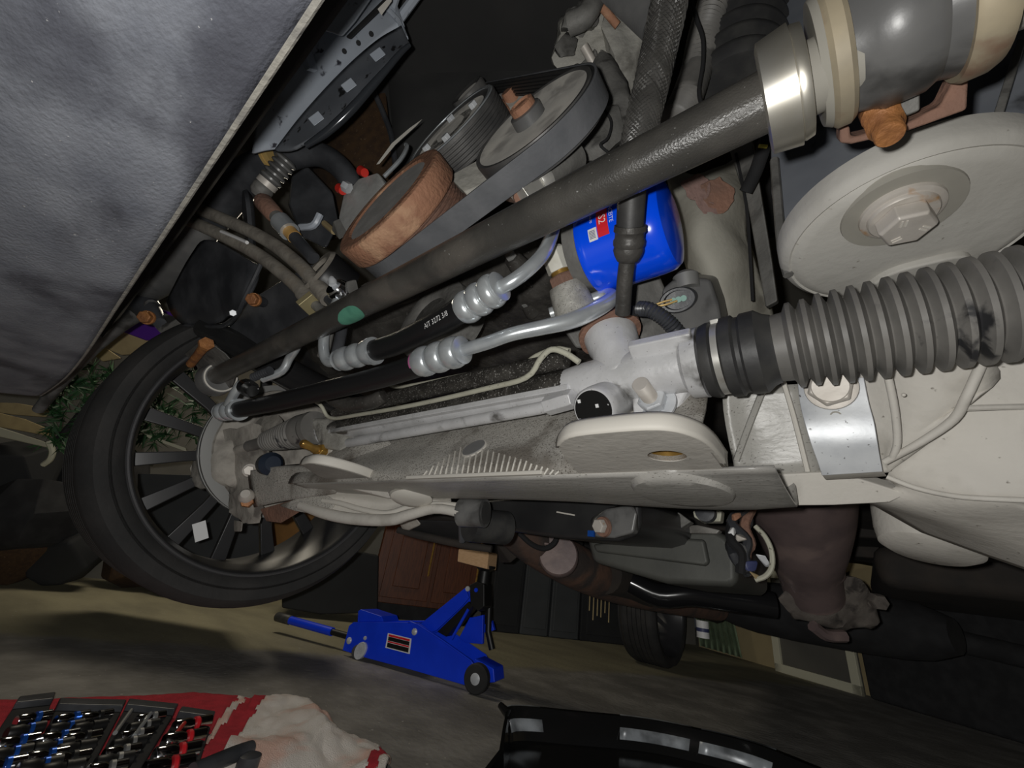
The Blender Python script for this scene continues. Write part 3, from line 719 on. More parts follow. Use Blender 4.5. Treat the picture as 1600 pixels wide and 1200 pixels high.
# ================================================================ near frame, lower right
def nearframe():
    t = Thing('near_frame_rail', 'big smooth pale grey frame section at the lower right', 'frame')
    # recessed vertical web between rack and strap
    t.part('web', MB().sheet([[P(1130, 560, .40), P(1180, 600, .39), P(1250, 600, .37)], [P(1130, 640, .40), P(1180, 660, .39), P(1262, 660, .365)], [P(1150, 745, .385), P(1200, 742, .375), P(1282, 738, .355)]], 4, 4), MT['frame_oily'], solid=.003)
    t.part('web_flange', MB().tube([P(1222, 590, .368), P(1240, 650, .362), P(1262, 737, .353)], .0022, 8, 3), MT['rib_pale'])
    t.part('web_rib', MB().tube([P(1200, 590, .378), P(1172, 660, .384), P(1150, 720, .384)], .003, 8, 3), MT['frame_oily'])
    rows = [[P(1240, 570, .372), P(1330, 575, .338), P(1430, 560, .292), P(1530, 540, .272)],
            [P(1262, 660, .370), P(1360, 655, .334), P(1450, 640, .296), P(1560, 590, .276)],
            [P(1275, 720, .362), P(1370, 715, .332), P(1400, 700, .318), P(1500, 640, .285)],
            [P(1284, 742, .356), P(1380, 738, .330), P(1400, 728, .322), P(1502, 650, .290)]]
    t.part('upper_web', MB().sheet(rows, 4, 4), MT['frame_grey'], solid=.003)
    # raised edge bead that bounds the web
    t.part('bead', MB().tube([P(*q) for q in ((1382, 722, .312), (1440, 690, .296), (1490, 655, .282), (1510, 620, .275), (1524, 590, .272), (1540, 555, .272), (1560, 520, .275))], [.0025, .0028, .003, .003, .003, .003, .003], 14, 4), MT['frame_grey'])
    t.part('bead', MB().tube([P(*q) for q in ((1386, 580, .292), (1398, 640, .297), (1402, 690, .303), (1395, 715, .308))], .0025, 12, 4), MT['frame_grey'])
    # lower rail body
    rows = [[P(1500, 560, .30), P(1620, 550, .28), P(1760, 540, .26)],
            [P(1490, 650, .30), P(1600, 640, .28), P(1760, 630, .255)],
            [P(1390, 735, .33), P(1560, 735, .285), P(1760, 740, .25)],
            [P(1400, 760, .335), P(1500, 780, .30), P(1600, 785, .278), P(1760, 790, .25)][:3],
            [P(1345, 775, .36), P(1520, 815, .315), P(1760, 830, .27)],
            [P(1370, 790, .40), P(1560, 850, .335), P(1760, 900, .29)],
            [P(1440, 830, .42), P(1580, 880, .36), P(1760, 940, .32)]]
    t.part('rail_body', MB().sheet(rows, 5, 5), MT['frame_grey'], solid=.003)
    t.part('rail_seam', MB().tube([P(*q) for q in ((1386, 745, .325), (1430, 762, .312), (1490, 775, .298), (1560, 780, .282), (1680, 784, .26))], .002, 10, 4), MT['frame_grey'])
    t.part('cross_seam', MB().tube([P(*q) for q in ((1498, 638, .281), (1560, 636, .276), (1650, 634, .268))], .0022, 8, 3), MT['frame_grey'])
    # flat pale tongue under the strap
    t.part('lower_tongue', MB().prism([P(*q) for q in ((1196, 743, .372), (1290, 738, .35), (1340, 747, .345), (1420, 772, .33), (1390, 786, .335), (1300, 790, .355), (1196, 791, .38))], Vector((0, .012, .01))), MT['frame_grey'], bevel=.0015)
    for q, z in (((1556, 716), .288), ((1412, 617), .286)):
        t.part('drain_pip', MB().sphere(P(*q, z), .0014, 10), MT['rib_pale'])
    t.done()
    # galvanised strap with bolt
    t = Thing('strap_bracket', 'galvanised bent strap bracket with a rusty hex bolt below the bellows', 'bracket')
    L_ = [(1246, 590, .352), (1250, 630, .345), (1257, 660, .338), (1266, 690, .334), (1277, 720, .333), (1284, 742, .334)]
    R_ = [(1350, 590, .318), (1358, 630, .314), (1366, 660, .310), (1371, 690, .308), (1374, 710, .309), (1379, 736, .311)]
    rows = [[P(*a), P(*a).lerp(P(*b), .5), P(*b)] for a, b in zip(L_, R_)]
    t.part('strap', MB().sheet(rows, 2, 4), MT['galv'], solid=.003, bevel=.0006)
    bl = [P(1284, 742, .333), P(1379, 736, .310), P(1386, 744, .318), P(1290, 750, .342)]
    t.part('strap_foot', MB().prism(bl, Vector((0, .01, .004))), MT['frame_grey'], bevel=.0008)
    c = P(1298, 606, .326); nrm = (P(1295, 600, .30) - c).normalized()
    t.part('hex_bolt', MB().hexa(c + nrm * .003, nrm, .0158, .011, .2), MT['bolt_pale'], bevel=.0008)
    t.part('bolt_flange', MB().lathe(c, nrm, [(0, 1e-4), (0, .018), (.003, .0175), (.004, .012)], 32), MT['bolt_pale'])
    t.part('bolt_face', MB().lathe(c + nrm * .014, nrm, [(0, .0125), (.0006, .0118), (.0006, 1e-4)], 32), MT['bolt_pale'], of=2, label='rust stained bolt face')
    h = P(1306, 650, .3255); t.part('slot', MB().lathe(h, nrm, [(-.001, .004), (.0008, .004), (.0008, .0028), (-.0005, .0026), (-.0005, 1e-4)], 16), MT['disc_dark'])
    t.done()
    # round grey bump below the rail
    c = P(1450, 826, .47)
    one('rubber_bump_stop', MB().lathe(c, Vector((.2, .2, 1)), [(-.030, 1e-4), (-.029, .036), (-.024, .044), (-.01, .048), (.04, .054)], 40), MT['frame_grey'], 'round grey bump stop tucked under the pale frame rail', 'bump stop')
nearframe()

# ================================================================ pulleys and belt
def ecirc(p, q, d):
    a, b = PE(*p, d), PE(*q, d); return (a + b) / 2, (a - b).length / 2
def grooves(t0, t1, n, r, dep):
    pr = []; s = (t1 - t0) / n
    for k in range(n): pr += [(t0 + s * k, r), (t0 + s * (k + .3), r), (t0 + s * (k + .5), r - dep), (t0 + s * (k + .8), r - dep)]
    return pr + [(t1, r)]
CR = G(-.353, .135, .365); CRR = .080
BG = G(-.180, .171, .407); BGR = .069
def pulleys():
    t = Thing('crank_pulley', 'wide rusty orange crankshaft pulley with ribbed rear', 'pulley')
    R = CRR
    t.part('rusty_ring', MB().lathe(CR, EN, [(.004, R * .74), (.0025, R * .755), (.0005, R * .78), (.001, R * .84), (.0008, R * .90), (.0002, R * .95), (.002, R * .99), (.005, R), (.026, R), (.029, R * .97), (.029, R * .6), (.012, R * .6)], 72), MT['rust'])
    t.part('dark_insert', MB().lathe(CR, EN, [(.0026, 1e-4), (.0026, R * .30), (.0020, R * .34), (.0022, R * .72), (.0034, R * .78)], 60, False), MT['pulley_dark'])
    t.part('grooved_drum', MB().lathe(CR, EN, [(.028, R * .8)] + grooves(.029, .056, 6, R * .90, .0035) + [(.058, R * .93), (.060, R * .8)], 72, True), MT['rust_dark'], smooth=25)
    t.done()
    t = Thing('water_pump_pulley', 'large dusty dished pulley with rusty hub under the belt at the right', 'pulley')
    R = BGR
    t.part('rim', MB().lathe(BG, EN, [(.004, R * .80), (.002, R * .84), (.002, R * .90), (.0, R * .94), (.0, R * .985), (.003, R * .995), (.030, R * .98), (.030, R * .8), (.012, R * .78)], 72), MT['pulley_black'])
    t.part('dish', MB().lathe(BG, EN, [(.0008, R * .92), (.0012, R * .86), (.0020, R * .80), (.0024, R * .72), (.0026, R * .6), (.0024, R * .3), (.0024, 1e-4)], 64, False), MT['pulley_face'])
    k = t.part('hub', MB().lathe(BG + EN * .006, -EN, [(0, R * .25), (.014, R * .24), (.015, R * .2), (.015, 1e-4)], 40, True), MT['mount_grey'])
    t.part('hub_end', MB().lathe(BG - EN * .008, -EN, [(0, R * .19), (.007, R * .185), (.008, R * .15), (.006, R * .13), (.006, 1e-4)], 32), MT['rust'], of=k, label='rusty hub end')
    t.done()
    c, r = ecirc((640, 252), (770, 136), .096)
    t = Thing('ribbed_pulley', 'black ribbed pulley with bolted face between the rusty and the large pulley', 'pulley')
    t.part('drum', MB().lathe(c, EN, [(.004, r * .74), (.0015, r * .80), (0, r * .92), (.001, r)] + grooves(.004, .036, 7, r, .003) + [(.038, r * .8)], 72), MT['pulley_black'], smooth=25)
    t.part('rim_edge', MB().lathe(c, EN, [(-.0006, r * .90), (-.0008, r * .97), (.0006, r * .985), (.0006, r * .90), (-.0006, r * .90)], 72, False), MT['zinc'])
    t.part('face', MB().lathe(c, EN, [(.004, 1e-4), (.004, r * .5), (.0025, r * .78)], 48, False), MT['pulley_face'])
    t.part('hub_plate', MB().lathe(c, EN, [(.001, 1e-4), (.001, r * .30), (.005, r * .32)], 40), MT['pulley_face'])
    for a in (.4, 1.9, 3.5, 5.0):
        q = c + (UX * math.cos(a) + EV * math.sin(a)) * r * .55 + EN * .004
        t.part('bolt', MB().hexa(q, -EN, .0062, .007), MT['galv'], bevel=.0004)
    t.done()
    c2, r2 = ecirc((706, 163), (751, 117), .100)
    t = Thing('idler_pulley', 'small black idler pulley at the top end of the belt', 'pulley')
    t.part('rim', MB().lathe(c2, EN, [(.004, r2 * .55), (.001, r2 * .75), (0, r2 * .95), (.002, r2), (.028, r2), (.028, r2 * .5)], 40), MT['pulley_black'])
    t.part('face', MB().lathe(c2, EN, [(.003, 1e-4), (.003, r2 * .7)], 32, False), MT['pulley_face'])
    t.done()
    # smaller black pulley at the lower left of the crank
    c3 = P(496, 425, .60); r3 = .040
    t = Thing('tensioner_pulley', 'small black pulley with tan rim left of the rusty pulley', 'pulley')
    t.part('drum', MB().lathe(c3, EN, [(.004, r3 * .7), (0, r3 * .95), (.004, r3), (.045, r3 * .97), (.045, r3 * .5)], 40), MT['hose_black'])
    t.part('tan_rim', MB().lathe(c3 - EN * .004, EN, [(0, r3 * .66), (-.001, r3 * .9), (.004, r3 * 1.01), (.006, r3 * .9), (.006, r3 * .66), (0, r3 * .66)], 40, False), MT['hose_brown'])
    t.part('hub', MB().lathe(c3, EN, [(.002, 1e-4), (.002, r3 * .5), (.008, r3 * .62)], 30), MT['black_plastic'])
    t.done()
    # ---- belt loop in the engine plane
    def uv(p): return Vector(((p - CR).dot(UX), (p - CR).dot(EV)))
    k0, r0 = Vector((0, 0)), CRR * .905; k1, r1 = uv(BG), BGR * 1.0 + .0012; kI, rI = uv(c2), r2 + .001
    def tang(a, ra, b, rb, side):
        d = (b - a); L_ = d.length; d.normalize(); n = Vector((-d.y, d.x)) * side
        s = (ra - rb) / L_; cth = math.sqrt(1 - s * s)
        m = d * s + n * cth
        return a + m * ra, b + m * rb
    def arc(c, r, a, b, ccw, n=22):
        a0 = math.atan2(a.y - c.y, a.x - c.x); a1 = math.atan2(b.y - c.y, b.x - c.x)
        if ccw and a1 < a0: a1 += 2 * math.pi
        if not ccw and a1 > a0: a1 -= 2 * math.pi
        return [c + Vector((math.cos(a0 + (a1 - a0) * i / n), math.sin(a0 + (a1 - a0) * i / n))) * r for i in range(n + 1)]
    A0, A1 = tang(k0, r0, k1, r1, -1)
    B0, B1 = tang(k1, r1, kI, rI, -1)
    C0, C1 = tang(kI, rI, k0, r0, -1)
    path = arc(k1, r1, A1, B0, True) + arc(kI, rI, B1, C0, True, 12) + arc(k0, r0, C1, A0, True, 30)
    def belt(off0, off1, th0, th1, n_ribs=0):
        m = MB(); n = len(path); vs = []; fs = []
        for i, p in enumerate(path):
            d = (path[(i + 1) % n] - path[i - 1]).normalized(); nn = Vector((d.y, -d.x))
            for (o, h) in ((off0, th0), (off1, th0), (off1, th1), (off0, th1)):
                q = p + nn * h; vs.append(CR + UX * q.x + EV * q.y + EN * o)
        for i in range(n):
            j = (i + 1) % n
            for k in range(4): fs.append((i * 4 + k, i * 4 + (k + 1) % 4, j * 4 + (k + 1) % 4, j * 4 + k))
        return m.add(vs, fs)
    t = Thing('serpentine_belt', 'wide black ribbed belt looped from the rusty pulley to the large pulley', 'belt')
    t.part('belt_back', belt(.0305, .0560, .0008, .0032), MT['belt'], bevel=.0006)
    for k in range(6): t.part('belt_rib', belt(.0312 + k * .0042, .0338 + k * .0042, -.0016, .0008), MT['belt_rib'])
    t.done()
pulleys()

# ================================================================ engine front and castings
def engine():
    t = Thing('engine_front_cover', 'oily black engine front cover behind the hoses', 'engine cover')
    EP = lambda a, b, k=0: PE(a, b, .205 + k + max(0, (b - (640 - .32 * (a - 480)) + 130)) * .0016)
    base = [EP(*q) for q in ((470, 540), (520, 470), (600, 440), (760, 350), (900, 285), (925, 420), (905, 500), (860, 545), (640, 590), (520, 600))]
    t.part('cover', MB().hull(base + [p + EN * .12 for p in base]).rough(7, .009, 24), MT['engine'])
    c = PE(680, 500, .235)
    t.part('seal_boss', MB().lathe(c, EN, [(-.012, .030), (-.016, .034), (-.018, .050), (-.012, .062), (.03, .070)], 48), MT['engine_mid'])
    t.part('seal_face', MB().lathe(c, EN, [(-.012, 1e-4), (-.012, .031)], 40, False), MT['engine_mid'])
    for (a, b, cc, w) in (((520, 590), (880, 470), .192, .010), ((610, 440), (850, 335), .185, .011), ((700, 560), (905, 505), .190, .008)):
        p, q = EP(*a, cc - .195), EP(*b, cc - .195)
        t.part('cast_rib', MB().box(p.lerp(q, .5), (q - p) / 2, EN * .014, EV * w), MT['engine'], bevel=.003)
    rng = random.Random(4)
    for (a, b) in ((822, 476), (742, 350), (800, 402), (640, 560), (770, 520), (905, 345), (850, 545)):
        p = EP(a, b, -.012); k = t.part('bolt_boss', MB().lathe(p, EN, [(0, .006), (0, .0095), (.02, .0125)], 18), MT['engine'])
        t.part('bolt', MB().hexa(p, -EN, .0062, .006), MT['grey_metal'], of=k)
    # lumpy casting details
    for i in range(26):
        a, b = rng.uniform(560, 900), rng.uniform(430, 590)
        if b < 640 - (a - 480) * .5 - 40: continue
        p = EP(a, b, .004); s = rng.uniform(.006, .014)
        t.part('cast_lump', MB().hull([p + Vector((rng.uniform(-1, 1), rng.uniform(-1, .6), rng.uniform(-1, 1))) * s for _ in range(9)]).rough(1, .002, 60), MT['engine'])
    t.done()
    # fitting above the bar: chrome banjo
    t = Thing('hose_fitting', 'bright chrome hex hose fitting above the middle of the long bar', 'fitting')
    a, b = P(808, 312, .385), P(850, 280, .40); ax = b - a
    t.part('hex_nut', MB().hexa(a.lerp(b, .1), ax, .0130, ax.length * .6), MT['steel'], bevel=.0008)
    t.part('collar', MB().lathe(b.lerp(a, .3), ax, [(0, .012), (.004, .015), (.012, .015), (.014, .010)], 28), MT['steel'])
    t.part('body', MB().lathe(b, ax, [(-.004, .012), (.03, .013), (.05, .016)], 24), MT['engine_mid'])
    t.part('tail', MB().tube([a.lerp(b, .15), P(800, 305, .44), P(785, 300, .46)], .0075, 12), MT['rust_dark'])
    t.done()
    # grey castings, top middle
    t = Thing('engine_accessory_casting', 'dusty grey angular engine casting at the top middle', 'casting')
    ZC = .62
    for nm, q, dz, mt in (
        ('block', ((862, 98), (868, 60), (880, 30), (930, 0), (1000, 10), (1010, 100), (1000, 215), (960, 215), (905, 110)), .08, 'engine_grey'),
        ('bracket_plate', ((940, 40), (960, -10), (1010, -10), (1010, 60), (1000, 130), (985, 180), (965, 150)), .06, 'engine_grey'),
        ('lug', ((872, 72), (888, 48), (905, 60), (900, 85), (880, 92)), .05, 'engine_mid'),
        ('boss', ((885, 20), (905, 2), (940, 5), (930, 40), (900, 50), (880, 45)), .05, 'engine_mid')):
        z = ZC if nm != 'bracket_plate' else ZC - .02
        if nm in ('lug', 'boss'): z = ZC - .03
        f = [P(a, b, z) for a, b in q]; bk = [P(800 + (a - 800) * .96, 100 + (b - 100) * .94, z + dz) for a, b in q]
        t.part(nm, MB().hull(f + bk).rough(4, .009, 22, len(nm)), MT[mt])
    for (p0, p1, r) in (((912, 72), (930, 104), .009), ((938, 8), (965, 40), .008)):
        t.part('stud', MB().tube([P(*p0, ZC - .05), P(*p1, ZC - .04)], r * .7, 12), MT['bolt_pale'] if p0[0] < 930 else MT['rust'])
    t.part('cast_arm', MB().tube([P(936, 105, ZC - .06), P(958, 150, ZC - .08), P(975, 185, ZC - .09), P(985, 215, ZC - .1)], [.020, .021, .019, .016], 14, 3).rough(1, .004, 40), MT['engine_mid'])
    t.part('bolt_head', MB().hexa(P(978, 208, .52), P(970, 214, .50) - P(978, 208, .52), .009, .008), MT['galv'])
    t.part('corner_arm', MB().tube([P(930, -5, ZC - .06), P(915, 25, ZC - .06), P(890, 38, ZC - .05)], .015, 12, 3), MT['engine_mid'])
    for i in range(14):
        rr = random.Random(i); p = P(rr.uniform(880, 985), rr.uniform(15, 190), ZC - .005); s = .011
        if (p - CAM).length < 0: continue
        t.part('cast_lump', MB().hull([p + Vector((rr.uniform(-1, 1), rr.uniform(-1, 1), rr.uniform(-1, 1))) * s * (1 + i % 3 * .5) for _ in range(9)]).rough(1, .003, 50), (MT['engine_grey'], MT['engine_mid'])[i % 2])
    t.done()
    t = Thing('pulley_backing_bracket', 'dark grey bracket behind the large pulley and above the bar', 'bracket')
    q = ((935, 165), (965, 160), (985, 215), (940, 245), (880, 262), (820, 270), (860, 230), (900, 205))
    f = [P(a, b, .50) for a, b in q]
    t.part('plate', MB().hull(f + [P(a, b, .58) for a, b in q]).rough(4, .005, 30), MT['engine_mid'])
    t.part('wire', MB().tube([P(942, 168, .485), P(955, 190, .48), P(950, 215, .475), P(938, 226, .47), P(950, 238, .47)], .0016, 8, 4), MT['black_matte'])
    t.done()
    # small bits between the pulleys
    t = Thing('thermostat_housing', 'grey and rust coloured housing seen between the two upper pulleys', 'housing')
    t.part('body', MB().hull([P(*q) for q in ((770, 150, .60), (800, 140, .60), (825, 150, .58), (815, 175, .58), (785, 195, .58), (768, 170, .62), (800, 150, .68), (820, 170, .66))]), MT['engine_grey'], bevel=.003)
    t.part('rust_plug', MB().lathe(P(783, 172, .585), EN, [(-.01, 1e-4), (-.01, .010), (.01, .012)], 16), MT['rust'])
    t.part('rust_plug', MB().lathe(P(798, 152, .59), EN, [(-.01, 1e-4), (-.01, .010), (.01, .012)], 16), MT['rust'])
    t.done()
    t = Thing('lower_belt_bracket', 'grey bracket edge peeking out between the rusty pulley and the belt', 'bracket')
    f = [P(*q) for q in ((700, 275, .50), (745, 250, .50), (765, 265, .49), (760, 285, .48), (725, 300, .48))]
    t.part('plate', MB().hull(f + [p + EN * .03 for p in f]), MT['engine_grey'], bevel=.002)
    t.done()
    # alternator / pump at the left of crank pulley
    t = Thing('pump_housing', 'grey cast pump housing with red caps behind the rusty pulley', 'pump')
    f = [P(*q) for q in ((528, 340, .58), (535, 305, .58), (560, 278, .58), (590, 268, .57), (600, 285, .57), (585, 310, .565), (560, 345, .565), (540, 362, .57))]
    t.part('body', MB().hull(f + [p + EN * .05 for p in f]), M('pale_cast_metal', (.36, .36, .35), .55, .3, (.26, .26, .25), 30, bump=.3, bsc=90), bevel=.003)
    for (a, b) in ((536, 298), (570, 270)):
        t.part('cap', MB().lathe(P(a, b, .57), Vector((-.6, -.2, .5)), [(0, 1e-4), (0, .006), (.012, .007), (.012, 1e-4)], 14), MT['red_plastic'], label='small red cap')
    t.part('bolt', MB().hexa(P(546, 295, .565), Vector((-.5, -.6, .3)), .008, .01), MT['galv'])
    t.part('slim_edge', MB().prism([P(*q) for q in ((588, 257, .60), (612, 224, .61), (640, 200, .63), (660, 186, .645), (650, 197, .635), (618, 226, .61), (593, 256, .60))], ray(620, 220) * .002), MT['rib_pale'])
    t.part('curved_guard', MB().tube([P(*q) for q in ((600, 276, .57), (625, 250, .575), (636, 230, .59), (634, 226, .595))], .003, 8, 3), MT['zinc'])
    t.part('cast_foot', MB().hull([P(*q) for q in ((520, 345, .585), (545, 335, .58), (552, 362, .575), (530, 375, .58), (518, 360, .60), (540, 350, .62))]), MT['engine_mid'], bevel=.002)
    t.done()
engine()

# ================================================================ oil filter
def text_mesh(body, size):
    cu = bpy.data.curves.new('txt', 'FONT'); cu.body = body; cu.size = size; cu.align_x = 'CENTER'; cu.align_y = 'CENTER'; cu.resolution_u = 2
    o = bpy.data.objects.new('txt', cu); COL.objects.link(o); bpy.context.view_layer.update()
    me = bpy.data.meshes.new_from_object(o.evaluated_get(bpy.context.evaluated_depsgraph_get()))
    vs = [v.co.copy() for v in me.vertices]; fs = [tuple(p.vertices) for p in me.polygons]
    bpy.data.objects.remove(o); bpy.data.curves.remove(cu); bpy.data.meshes.remove(me)
    return vs, fs

def subdiv_quad(u0, u1, v0, v1, nu, nv):
    vs = [Vector((u0 + (u1 - u0) * i / nu, v0 + (v1 - v0) * j / nv, 0)) for j in range(nv + 1) for i in range(nu + 1)]
    return vs, [(j * (nu + 1) + i, j * (nu + 1) + i + 1, (j + 1) * (nu + 1) + i + 1, (j + 1) * (nu + 1) + i) for j in range(nv) for i in range(nu)]

def oilfilter():
    t = Thing('oil_filter', 'glossy bright blue oil filter with a red and white printed label', 'oil filter')
    D = .405
    c0 = PD(928, 392, D); c1 = PD(1050, 345, D); ax = (c1 - c0).normalized(); L_ = (c1 - c0).length; R = .0445
    k = t.part('can', MB().lathe(c0, ax, [(0, .02), (0, R * .97), (.001, R * 1.0), (.004, R * 1.01), (.007, R * 1.0), (.0085, R * .985), (L_ * .80, R * .985), (L_ * .93, R * .955), (L_ * .99, R * .88), (L_ * 1.03, R * .6), (L_ * 1.035, 1e-4)], 72), MT['blue_filter'])
    t.part('base_gasket', MB().lathe(c0, ax, [(-.014, .03), (-.014, R * .92), (-.002, R * .93), (-.0005, R * .9)], 56), MT['engine_mid'])
    # printed label wrapped on the can: u along axis, v around
    mid = PD(937, 348, .36)
    to = (CAM - (c0 + ax * .02)); to = (to - ax * to.dot(ax)).normalized(); sd = ax.cross(to)
    def wrap(vs, u0, a0, rr, flip=False):
        out = []
        for v in vs:
            a = a0 + v.x / R; u = u0 + v.y
            out.append(c0 + ax * u + (to * math.cos(a) + sd * math.sin(a)) * (R * .985 + rr))
        return out
    # text runs around the can (v.x -> angle), letters stand along the axis
    # image: text reads downwards, tops of the letters towards the end cap
    # anchor angle: found from the pixel of the red patch
    def loc(px, py):
        r = ray(px, py); o = CAM - c0; d = r - ax * r.dot(ax); o2 = o - ax * o.dot(ax)
        A = d.dot(d); B = 2 * d.dot(o2); C = o2.dot(o2) - (R * .985) ** 2
        disc_ = max(0, B * B - 4 * A * C); s = (-B - math.sqrt(disc_)) / (2 * A); w = CAM + r * s - c0
        return w.dot(ax), math.atan2(w.dot(sd), w.dot(to))
    ur, ar = loc(940, 344)
    u1, a1 = loc(939, 362); u2, a2 = loc(942, 326)
    sgn = 1 if a1 > a2 else -1
    def put(name, vs, fs, u0, a0, rr, mat):
        vs2 = [Vector((v.x * sgn, v.y, 0)) for v in vs]
        t.part(name, MB().add(wrap(vs2, u0, a0, rr), fs), MT[mat], of=k, smooth=0)
    put('red_patch', *subdiv_quad(-.040, .0145, -.0052, .0052, 14, 1), ur, ar, .0003, 'red_print')
    put('label_code', *text_mesh('S2', .0092), ur, ar - sgn * .02, .0006, 'white_print')
    put('white_patch', *subdiv_quad(.004, .0155, -.0142, -.0058, 5, 1), ur, ar, .0003, 'white_print')
    for i in range(6): put('barcode_bar', *subdiv_quad(.0062 + i * .0013, .0068 + i * .0013, -.0132, -.0074, 1, 1), ur, ar, .0006, 'ink')
    put('label_title', *text_mesh('FILTRO DE ACEITE', .0052), ur + .0085, ar - sgn * .36, .0006, 'white_print')
    put('label_small_print', *text_mesh('00014670', .0034), ur - .0105, ar - sgn * .18, .0006, 'white_print')
    t.done()
    # braided hose with end fitting hanging in front of the filter
    t = Thing('braided_hose', 'thick braided hose passing behind the bar with a crimped end before the filter', 'hose')
    up_ = [(1062, -90), (1048, -10), (1036, 50), (1018, 130), (1000, 205), (990, 260), (986, 320), (984, 358)]
    Ds = [.40, .385, .375, .36, .345, .335, .333, .333]
    pts = crom([PD(*q, d) for q, d in zip(up_, Ds)], 5); n = len(pts)
    rad = [.0116 if i < n * .72 else .0105 for i in range(n)]
    k = t.part('hose', MB().tube(pts, rad, 24, 1), MT['rubber'])
    # herringbone braid strands on the upper run
    br = MB(); e1, e2 = perp(pts[1] - pts[0])
    m = int(n * .74); fr = []
    for i in range(n):
        tt = (pts[min(i + 1, n - 1)] - pts[max(i - 1, 0)]).normalized(); e1 = (e1 - tt * e1.dot(tt)).normalized(); fr.append((e1.copy(), tt.cross(e1)))
    acc = [0]
    for i in range(1, n): acc.append(acc[-1] + (pts[i] - pts[i - 1]).length)
    def at(s):
        for i in range(1, n):
            if acc[i] >= s: u = (s - acc[i - 1]) / max(1e-9, acc[i] - acc[i - 1]); return pts[i - 1].lerp(pts[i], u), fr[i - 1][0].lerp(fr[i][0], u), fr[i - 1][1].lerp(fr[i][1], u)
        return pts[-1], fr[-1][0], fr[-1][1]
    for hand in (-1, 1):
        for j in range(22):
            q = []
            for i in range(60):
                s = acc[m] * i / 59; p, a_, b_ = at(s); th = 2 * math.pi * j / 22 + hand * s / .0116 * 1.2
                rr = .0115 + .0003 * (1 if (i + j) % 4 < 2 else -.5)
                q.append(p + (a_ * math.cos(th) + b_ * math.sin(th)) * rr)
            br.tube(q, .00095, 4, 1, False)
    t.part('braid', br, M('oily_braid', (.055, .053, .05), .28, .1, (.085, .082, .076), 60), of=k, kind='stuff')
    p0, p1 = PD(985, 352, .333), PD(980, 410, .336); ax = (p1 - p0).normalized(); L_ = (p1 - p0).length
    t.part('crimp', MB().lathe(p0, ax, [(0, .0105), (.0, .0122), (L_ * .15, .0126), (L_ * .2, .0114), (L_ * .34, .0114), (L_ * .4, .0124), (L_ * .52, .0122), (L_ * .57, .0114), (L_ * .66, .0119), (L_ * .8, .0108), (L_ * .95, .0085), (L_, .0060)], 32), M('oily_black_crimp', (.055, .052, .048), .45, .2, (.09, .085, .08), 40, bump=.25, bsc=150))
    t.part('end_tube', MB().tube([p1 - ax * .004, PD(976, 440, .338), PD(973, 490, .345)], .0066, 14, 2), M('oily_black_tube', (.05, .048, .045), .5, .2, (.085, .08, .074), 50, bump=.3, bsc=150))
    t.done()
oilfilter()

